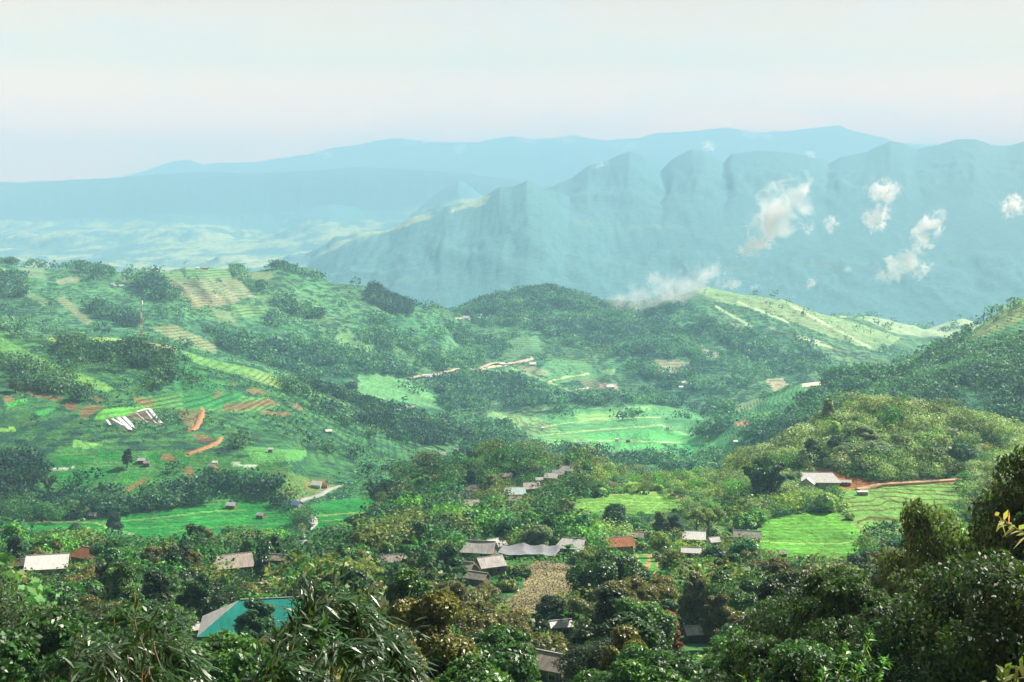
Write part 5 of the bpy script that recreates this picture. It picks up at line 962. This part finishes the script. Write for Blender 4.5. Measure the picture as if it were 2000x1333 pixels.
wood([(-200,900),(60,900),(95,925),(90,950),(60,975),(100,1000),(-200,1020)], .9, 700, 980); wood([(90,985),(160,975),(270,975),(400,940),(560,955),(560,975),(420,985),(300,1000),(170,1010),(90,1015)], .75, 700, 980); wood([(560,990),(520,985),(500,1050),(560,1060),(568,1010)], .95, 640, 900)
wood([(900,880),(1000,860),(1060,870),(1120,880),(1240,895),(1400,880),(1440,900),(1440,940),(900,940)], .8, 1150, 1560); wood([(1000,870),(1100,905),(1250,905),(1330,930),(1200,930),(1050,920)], .8, 1150, 1560); wood([(1290,850),(1400,850),(1370,875),(1300,870)], .3, 1150, 1800)
wood([(1600,745),(1700,732),(1760,735),(1900,680),(2000,650),(2300,600),(2300,850),(2000,830),(1700,800),(1640,790)], .95, *R4); wood([(1440,850),(1500,800),(1560,790),(1650,770),(1700,800),(1600,850),(1480,880)], .7, *R4, .6); wood([(1370,840),(1430,810),(1440,830),(1400,870),(1360,880)], .6, *R4)
wood([(1740,715),(1900,640),(1900,690),(1760,740)], .35, *R4)
WD *= np.clip(.75+fbm(XX/34, YY/44, 4, 131)*3.4, 0.02, 1.3)
WD[(SCR < .03) & dd] *= .0
WD[(TER > .5) & dd] *= .15
area = (np.gradient(DR)*DR)[:, None]*(3/F); Pm = WD*area*((PX > -350) & (PX < 2350)); Pm[YY < 760] = 0
wt = 1/np.clip(YY/1000, .7, 3)**1.15; Pm = Pm*wt; tot = Pm.sum(); cdf = np.cumsum(Pm.ravel())/tot; n = 26000
k = np.searchsorted(cdf, rsd.random(n)); jj, ii = np.unravel_index(k, Pm.shape); Dd = DR[jj]*(1+rsd.normal(size=n)*.001); x = (U[ii]+rsd.uniform(-1.5, 1.5, n)/F)*Dd; z = gz(x, Dd)
tone = fbm(x/80, Dd/80, 3, 55)+rsd.normal(size=n)*.42; cp = np.array([(.012,.07,.048),(.018,.095,.056),(.03,.13,.065),(.05,.18,.08),(.09,.24,.09),(.13,.30,.15)]); cl = cp[np.clip((tone+.7)/1.4*6, 0, 5).astype(int)]
sc = rsd.uniform(.45, 1.0, n)**1.2*13*np.clip((Dd/1500)**.35, .72, 1.35); near = Dd < 1350
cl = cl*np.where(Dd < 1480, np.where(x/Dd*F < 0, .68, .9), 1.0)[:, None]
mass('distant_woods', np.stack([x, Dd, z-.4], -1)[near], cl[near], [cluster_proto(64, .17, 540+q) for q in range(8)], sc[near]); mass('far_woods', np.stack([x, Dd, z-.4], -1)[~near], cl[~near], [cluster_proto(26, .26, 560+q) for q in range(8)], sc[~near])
n = 40000; k = rsd.integers(0, 10**9, n); Ps = area*np.clip(SCR-.1, 0, 1)*((PX > -300) & (PX < 2300) & (YY > 740) & (YY < 2950))*np.clip(.12+fbm(XX/50, YY/60, 4, 141)*2.6, .02, 1)/np.clip(YY/1000, .7, 3)**1.3; cdf = np.cumsum(Ps.ravel()); cdf /= cdf[-1]
jj, ii = np.unravel_index(np.searchsorted(cdf, rsd.random(n)), Ps.shape); Dd = DR[jj]*(1+rsd.normal(size=n)*.001); x = (U[ii]+rsd.uniform(-1.5, 1.5, n)/F)*Dd; cp = np.array([(.02,.10,.055),(.03,.13,.06),(.055,.20,.08),(.10,.27,.10),(.15,.32,.13)]); cl = cp[rsd.integers(0, 5, n)]
mass('hillside_scrub', np.stack([x, Dd, gz(x, Dd)-.15], -1), cl, [cluster_proto(8, .6, 620+q, 'low') for q in range(6)], rsd.uniform(1.0, 2.6, n)*np.clip((Dd/1100)**.5, .85, 1.5))
# the dark conifer plantation on the shoulder of the far ridge, and single trees along the far crest lines
pp = [(722,562),(760,560),(800,592),(812,604),(800,620),(775,618),(740,605),(715,590),(716,572)]; m = inpoly(PX, PY, pp) & (YY > 1900) & (YY < 2400); jj, ii = np.where(m); k = rsd.integers(0, len(jj), 330); Dd = DR[jj[k]]*(1+rsd.normal(size=330)*.0015); x = (U[ii[k]]+rsd.uniform(-1.5, 1.5, 330)/F)*Dd
mass('conifer_plantation', np.stack([x, Dd, gz(x, Dd)-.5], -1), np.tile([.012, .055, .04], (330, 1))*(1+rsd.normal(size=(330, 1))*.3), [cluster_proto(40, .16, 580+q, 'cone') for q in range(4)], rsd.uniform(9, 15, 330))
# ------------------------------------------------------------------ crops: stubble of the ploughed plot
poly = [(968,1190),(1022,1152),(1028,1112),(1052,1097),(1100,1099),(1140,1116),(1133,1150),(1062,1193),(1000,1203)]
xs = []; 
for Dd_ in np.arange(245, 420, 1.25):
    for x_ in np.arange(-12, 24, .95): xs.append((x_+.3*rsd.normal(), Dd_+.15*rsd.normal()))
xs = np.array(xs); zz = gz(xs[:, 0], xs[:, 1]); ok = inpoly(xs[:, 0]/xs[:, 1]*F+1000, HY-zz*F/xs[:, 1], poly); xs, zz = xs[ok], zz[ok]; n = len(xs)
a = mass('crop_stubble', np.stack([xs[:, 0], xs[:, 1], zz-.05], -1), np.tile([.06, .045, .02], (n, 1))*rsd.uniform(.4, 1.6, (n, 1)), [cluster_proto(9, .5, 600+q, 'low') for q in range(4)], rsd.uniform(.26, .46, n))
# ------------------------------------------------------------------ foreground: trees and bamboo on the camera's own slope
def big_proto(key, H, Rr, n, size, seed, kind):
    rs = np.random.default_rng(seed); (tv, tf), lobes = skeleton(rs, H, Rr, kind); ex = []
    for c, r in lobes:
        for q in range(5):
            d = rs.normal(size=3); d /= np.linalg.norm(d); ex.append((c+d*r*1.0, r*rs.uniform(.32, .62)))
    P, d = crown_pts(rs, lobes+ex, n); lv, lf = leaves(P, d, size, rs, 2.1, .05, up=.45)
    tw = [tube([c*.55+np.array([0, 0, H*.28])*.45, c], [.05, .02], 4) for c, r in ex]; v, f = joinq([(tv, tf)]+tw)
    PROTO[key] = (mesh_np(key+'_trunk', v, f, [M_BARK], True), mesh_np(key+'_crown', lv, lf, [M_FORE]), H, Rr)
M_FORE = leaf_material('glossy_leaf', (.02,.05,.015), rough=.5, spec=.5, trans=.32)
big_proto('big0', 14, 6.6, 64000, .155, 701, 'round'); big_proto('big1', 15, 6.2, 64000, .155, 702, 'tall'); big_proto('big2', 12, 6.8, 56000, .155, 703, 'spread')
for i, (px, D, top, key, wpx, col, lb) in enumerate(((1690, 66, 1105, 'big1', 330, (.045,.095,.024), 'large glossy dark tree, nearest one below the round paddy'), (1850, 86, 1085, 'big2', 330, (.12,.16,.07), 'greyish broad tree behind the nearest glossy tree at the right'), (2065, 60, 915, 'big0', 340, (.042,.085,.024), 'very tall dark tree filling the right edge'),
    (1945, 74, 1000, 'big2', 300, (.11,.16,.06), 'grey-green spreading tree between the tall edge tree and the greyish broad tree'), (1575, 92, 1175, 'big2', 240, (.05,.115,.028), 'low glossy tree at the left of the dark right-hand grove'), (1600, 80, 1150, 'big0', 300, (.036,.078,.021), 'dark glossy tree left below the nearest one'),
    (1560, 58, 1250, 'big2', 330, (.036,.078,.021), 'dark leafy mass at the bottom right of centre'), (1800, 50, 1150, 'big1', 430, (.036,.078,.021), 'deepest shaded tree in the lower right corner grove'), (1960, 44, 1120, 'big0', 440, (.036,.078,.021), 'dark tree at the lower right corner'), (1505, 118, 1240, 'big1', 130, (.03,.075,.02), 'upright glossy tree right of the long grey shed'),
    (2120, 56, 960, 'big1', 360, (.02,.055,.014), 'dark tree just beyond the right edge'), (1700, 44, 1265, 'big2', 420, (.035,.10,.022), 'spreading crown along the bottom edge at the right'), (60, 112, 1205, 'big1', 300, (.03,.075,.024), 'great dark tree in the lower left corner'), (-60, 98, 1130, 'big0', 300, (.045,.09,.027), 'dark tree beyond the lower left edge'),
    (215, 128, 1190, 'big0', 230, (.06,.09,.03), 'dull olive tree behind the arching bamboo at the left'), (420, 132, 1262, 'big2', 220, (.05,.075,.025), 'olive spreading tree under the pale hipped roof'), (880, 112, 1262, 'big0', 220, (.03,.055,.018), 'dark rounded tree at the bottom centre'), (955, 128, 1240, 'big1', 165, (.045,.06,.02), 'olive-brown upright tree at the bottom centre right'), (1190, 126, 1262, 'big0', 200, (.03,.06,.02), 'dark tree at the bottom left of the rust-brown column'))):
    x = (px-1000)/F*D; zg = float(gz(x, D)); zt_ = -(top-HY)/F*D; H = max(zt_-zg, 4.5); h0, r0 = PROTO[key][2:4]; sz = H/h0; sx = wpx*D/F/2/r0
    plant('broadleaf_tree', key, (x, D, zg-.1), i*1.3, (sx, sx, sz), col, lb, 'tree', 'large dark trees on the camera slope')
def W_(px, py, D): return ((px-1000)/F*D, D, -(py-HY)/F*D)
def culm(pts, D, base):
    b = W_(base, 1900, D+1); b = (b[0], b[1], float(gz(b[0], b[1]))); return [b]+[W_(x, y+(30 if x < 450 else 12), D+k*.25) for k, (x, y) in enumerate(pts)]
near_bamboo('arching bamboo plume with pale glinting blades, left of the teal-roofed house', [culm(p, d, b) for p, d, b in (([(345,1420),(290,1260),(262,1180),(300,1190),(350,1235)], 20, 370), ([(380,1440),(320,1290),(300,1225),(345,1250),(390,1310)], 19, 380), ([(320,1450),(230,1330),(200,1265),(215,1240),(262,1235)], 20.5, 350), ([(360,1440),(310,1330),(290,1275),(330,1290),(365,1345)], 18.5, 370), ([(330,1480),(250,1370),(235,1300),(285,1290),(335,1330)], 19.5, 360), ([(350,1400),(300,1300),(275,1215),(310,1210),(370,1270)], 21, 375))], 1600, 11, .26)
near_bamboo('thin arching bamboo spray at the lower left corner', [culm(p, d, b) for p, d, b in (([(160,1420),(142,1330),(140,1270),(170,1246),(215,1250)], 19, 165), ([(190,1440),(150,1350),(130,1310),(118,1330),(108,1360)], 18, 185))], 340, 12, .27)
near_bamboo('thick bamboo plume with drooping blades, right of the teal roof', [culm(p, d, b) for p, d, b in (([(600,1440),(585,1280),(600,1190),(655,1165),(715,1205)], 20, 600), ([(640,1440),(650,1280),(690,1195),(745,1225),(790,1300)], 20, 640), ([(580,1450),(545,1330),(540,1260),(575,1225),(620,1230)], 19, 590), ([(680,1440),(690,1330),(730,1250),(775,1265),(815,1330)], 20.5, 680), ([(610,1450),(620,1330),(650,1255),(690,1260),(730,1310)], 18.5, 610), ([(560,1450),(525,1370),(520,1310),(545,1280),(580,1290)], 18, 570), ([(650,1460),(660,1370),(690,1310),(730,1320),(760,1380)], 18, 650), ([(620,1420),(615,1260),(640,1180),(690,1180),(740,1240)], 21, 620), ([(590,1420),(570,1300),(585,1220),(640,1200),(690,1250)], 20, 590), ([(700,1440),(720,1340),(755,1275),(790,1290),(812,1350)], 21, 700))], 5200, 13, .27)
def sprig(label, D, stems, nleaf, L0, W0, col, seed, name='leafy_sapling', cat='sapling'):
    rs = np.random.default_rng(seed); b0 = stems[0][0]; base = Vector(W_(b0[0], b0[1]+260, D)); base.z = float(gz(base.x, base.y)); e = empty(name, base); cv = []; LP = []; LQ = []
    for st in stems:
        pts = [np.array(W_(x, y, D+rs.normal()*.15)) for x, y in st]; pts = [np.array([base.x+rs.normal()*.05, base.y, base.z-.2])]+pts; cv.append(tube([p-np.array(base) for p in pts], list(np.linspace(.012, .003, len(pts))*(D/10)), 5))
        for k in range(nleaf):
            s = rs.uniform(.35, 1)*(len(pts)-2)+1; j = min(int(s), len(pts)-2); p = pts[j]+(pts[j+1]-pts[j])*(s-j); ax = pts[j+1]-pts[j]; ax /= np.linalg.norm(ax); d = ax*.8+rs.normal(size=3)*.7; d[2] += .1; LP.append(p-np.array(base)); LQ.append(d)
    n = len(LP); v, f = blades(np.array(LP), np.array(LQ), L0*(.6+.7*rs.random(n)), W0*(.7+.6*rs.random(n)), rs); tv, tf = joinq(cv)
    obj('stem', mesh_np('stem', tv, tf, [M_BARK], True), e); o = obj('foliage', mesh_np('foliage', v, f, [M_BLADE]), e); o.color = (*col, 1); tag(e, label, cat)
sprig('bright green leafy sapling at the bottom edge under the dark right-hand grove', 11, [[(1620,1400),(1635,1330),(1650,1290),(1655,1262)],[(1660,1400),(1672,1320),(1690,1270),(1700,1235)],[(1600,1400),(1605,1340),(1612,1310)],[(1700,1400),(1710,1340),(1725,1300),(1735,1285)],[(1640,1400),(1665,1345),(1680,1300)]], 46, .085, .024, (.075,.26,.02), 21)
sprig('pale green sapling tips at the bottom right corner', 9, [[(1940,1400),(1955,1340),(1965,1300)],[(1980,1400),(1985,1330),(1995,1292)],[(1900,1420),(1905,1360),(1915,1332)]], 20, .10, .035, (.20,.30,.10), 22)
sprig('blurred pale twig reaching in from the right edge', 6, [[(2120,1110),(2040,1062),(1990,1036),(1948,1008)]], 26, .07, .022, (.26,.34,.16), 23, 'twig', 'twig')
sprig('small bright leaf tips at the bottom edge left of the bright sapling', 11, [[(1450,1420),(1452,1360),(1456,1318)],[(1490,1420),(1486,1370),(1478,1330)]], 24, .08, .026, (.07,.24,.02), 24)
# banana plants by the bright white roof
def banana(px, py, hpx, label, seed, D=None):
    p = at(px, py, 300, 640); s = hpx*p.y/F; rs = np.random.default_rng(seed); e = empty('banana_plant', p, rs.random()*6); v, f = tube([(0, 0, -.3), (0, 0, s*.3), (.1, 0, s*.55)], [.22, .17, .10], 7); obj('stem', mesh_np('stem', v, f, [M_CULM], True), e); V = []; Fq = []
    for k in range(9):
        th = k*2.4+rs.random()*.5; el = rs.uniform(.5, 1.25); L_ = s*.62; W0 = s*.12; pts = []; p0 = np.array([.1, 0, s*.5]); d = np.array([math.cos(th)*math.cos(el), math.sin(th)*math.cos(el), math.sin(el)])
        sd_ = np.array([-math.sin(th), math.cos(th), 0]); o = len(V)
        for q in range(7):
            t = q/6; c = p0+d*L_*t+np.array([0, 0, -1])*L_*.55*t*t; w = W0*math.sin(math.pi*min(1, .08+t*.92))**.6; V += [c-sd_*w, c+np.array([0, 0, -w*.25]), c+sd_*w]
        for q in range(6):
            a = o+q*3; Fq += [(a, a+1, a+4, a+3), (a+1, a+2, a+5, a+4)]
    l = obj('foliage', mesh_np('foliage', np.array(V), np.array(Fq), [M_LEAF]), e); l.color = (.06, .19, .035, 1); tag(e, label, 'banana plant', 'banana plants')
for i, (px, py, h_, lb) in enumerate(((1110,1092,40,'banana plant with upright leaves in front of the bright white roof'),(1132,1102,36,'pale banana plant right of the one before the bright white roof'),(1100,1098,26,'smallest banana plant beside the shade net edge'),(1545,968,22,'banana plant left of the long hillside house'),(1560,962,24,'taller banana plant below the white gabled wing'),(1618,966,18,'first banana plant on the bank above the round paddy'),(1636,970,18,'second banana plant on the bank above the round paddy'),(20,1120,30,'banana plant at the left edge beside the orange gable'),(1172,1130,24,'banana plant between the ploughed plot and the small paddies'),(1186,1134,20,'low banana plant just left of the small striped paddies'))): banana(px, py, h_, lb, i+40)
# ------------------------------------------------------------------ mist and small clouds hanging in the valley
def cloud(px, py, wpx, hpx, D, rot, label, dens=.035, seed=0, sharp=1.0, name='cloud', group='white cloud wisps before the mountain'):
    D = far_out(D); s = D/F; a, b = wpx*s*.56, hpx*s*.56; bm = bmesh.new(); bmesh.ops.create_icosphere(bm, subdivisions=3, radius=1.0); me = bpy.data.meshes.new(name); bm.to_mesh(me); bm.free()
    o = obj(name, me, loc=((px-1000)*s, D, -(py-HY)*s)); o.scale = (a, b*.9, b); o.rotation_euler = (0, -R(rot), 0)
    m = bpy.data.materials.new(name); m.use_nodes = True; t = m.node_tree; t.nodes.clear(); l = t.links.new
    tcn = N(t, 'ShaderNodeTexCoord'); ad = N(t, 'ShaderNodeVectorMath', operation='ADD'); g = N(t, 'ShaderNodeNewGeometry')
    wn = N(t, 'ShaderNodeTexNoise', i_Scale=1.7, i_Detail=5.0); l(tcn.outputs['Object'], wn.inputs['Vector'])
    sc_ = N(t, 'ShaderNodeVectorMath', operation='MULTIPLY_ADD'); sc_.inputs[1].default_value = (1.0,)*3; sc_.inputs[2].default_value = (-.5,)*3; l(wn.outputs['Color'], sc_.inputs[0]); l(tcn.outputs['Object'], ad.inputs[0]); l(sc_.outputs[0], ad.inputs[1])
    ln = N(t, 'ShaderNodeVectorMath', operation='LENGTH'); l(ad.outputs[0], ln.inputs[0])
    mp_ = N(t, 'ShaderNodeMapping'); mp_.inputs['Location'].default_value = (seed*3.7, seed*1.3, 0); mp_.inputs['Scale'].default_value = (a/max(a, b), .8*b/max(a, b), b/max(a, b)); l(tcn.outputs['Object'], mp_.inputs['Vector'])
    no = N(t, 'ShaderNodeTexNoise', i_Scale=2.6, i_Detail=8.0, i_Roughness=.68, i_Distortion=.9); l(mp_.outputs[0], no.inputs['Vector'])
    n3_ = N(t, 'ShaderNodeMath', operation='MULTIPLY_ADD'); n3_.inputs[1].default_value = 2.7; n3_.inputs[2].default_value = -.88; l(no.outputs['Fac'], n3_.inputs[0]); m1 = N(t, 'ShaderNodeMath', operation='SUBTRACT'); l(n3_.outputs[0], m1.inputs[0]); k = N(t, 'ShaderNodeMath', operation='MULTIPLY'); k.inputs[1].default_value = .74; l(ln.outputs['Value'], k.inputs[0]); l(k.outputs[0], m1.inputs[1])
    r = N(t, 'ShaderNodeMapRange'); r.inputs['From Min'].default_value = .0; r.inputs['From Max'].default_value = .42/sharp; r.inputs['To Max'].default_value = dens*72/max(a*.8, 40); l(m1.outputs[0], r.inputs['Value'])
    v = N(t, 'ShaderNodeVolumePrincipled'); v.inputs['Color'].default_value = (1, 1, 1, 1); v.inputs['Anisotropy'].default_value = .45; l(r.outputs[0], v.inputs['Density']); ou = N(t, 'ShaderNodeOutputMaterial'); l(v.outputs[0], ou.inputs['Volume'])
    me.materials.append(m); tag(o, label, 'cloud', group)
for i, c in enumerate(((1528,410,185,110,2600,48,'largest ragged white cloud leaning to the right before the mountain'),(1475,480,85,45,2600,25,'white lower tail under the largest ragged cloud'),(1725,372,80,60,2600,-8,'upper puff of the middle white cloud'),(1712,425,75,55,2600,55,'lower puff of the middle white cloud'),(1812,450,110,60,2600,52,'upper part of the long slanting cloud at the right'),(1755,522,125,62,2600,22,'bright lower part of the long slanting cloud at the right'),
    (1805,528,50,26,2600,55,'small wisp right of the bright slanting cloud'),(1623,438,55,35,2600,60,'small faint cloud right of the largest one'),(1580,446,38,26,2600,50,'tiny cloud between the largest and the faint one'),(1980,402,62,50,2600,30,'white cloud cut by the right edge'),(1583,554,34,22,2600,30,'tiny low wisp in the middle of the mountain foot'),(1657,526,22,18,2600,0,'faintest tiny wisp right of the low wisp'),
    (1255,582,175,80,2750,12,'white mist bank resting on the left of the central crest'),(1335,562,200,84,2750,25,'thin mist climbing towards the central summit'),(1382,535,70,34,2800,30,'mist plume over the central summit'),(1277,545,42,38,2950,40,'detached small mist puff above the mist bank'),(1430,556,60,28,3050,10,'low white puff behind the summit shoulder'),(1472,562,30,16,3050,30,'small puff right of the low white puff'),
    (1383,286,36,26,5400,10,'small bright cloud over the saddle between two peaks'),(1175,322,44,16,5450,20,'thin white cloud behind the left peak shoulder'),(1585,302,30,16,5400,-30,'small faint cloud at the crest dip'),(632,298,60,32,9300,-10,'white cloud lapping the far left crest'),(822,272,80,30,10200,5,'white cloud over the notch in the far crest'),(898,288,34,26,9600,30,'tiny white wisp on the far centre crest'),(1105,272,60,26,9800,5,'faint cloud on the far crest right of centre'),(1030,274,60,22,10300,0,'faint cloud dipping over the far crest'),(1480,262,90,34,9800,-10,'soft cloud hiding the far crest dip'),(1230,286,120,26,9900,-5,'long soft cloud along the far crest'),(1810,282,50,24,9300,-10,'little cloud behind the right-hand peaks'),(130,356,60,24,8600,10,'faint cloud on the low far left crest'))):
    cloud(*c, seed=i+1, dens=(.05 if c[4] == 2600 and 'faint' not in c[6] else .03))
# sky clouds belong to the sky itself
# ------------------------------------------------------------------ the air
def haze_box():
    x0, x1, y0, y1, z0, z1 = -18000, 18000, -60, 26200, -780, 1560
    V = [(x, y, z) for x in (x0, x1) for y in (y0, y1) for z in (z0, z1)]
    me = mesh_np('haze', np.array(V), np.array([(0,1,3,2),(4,6,7,5),(0,4,5,1),(2,3,7,6),(0,2,6,4),(1,5,7,3)]))
    m = bpy.data.materials.new('haze'); m.use_nodes = True; t = m.node_tree; t.nodes.clear()
    v = N(t, 'ShaderNodeVolumePrincipled'); v.inputs['Color'].default_value = HAZE_COLOR; v.inputs['Density'].default_value = HAZE_DENSITY; v.inputs['Anisotropy'].default_value = 0.0; v.inputs['Absorption Color'].default_value = (.1, .1, .1, 1)
    o = N(t, 'ShaderNodeOutputMaterial'); t.links.new(v.outputs[0], o.inputs['Volume']); me.materials.append(m)
    obj('haze', me, kind='stuff')
haze_box()
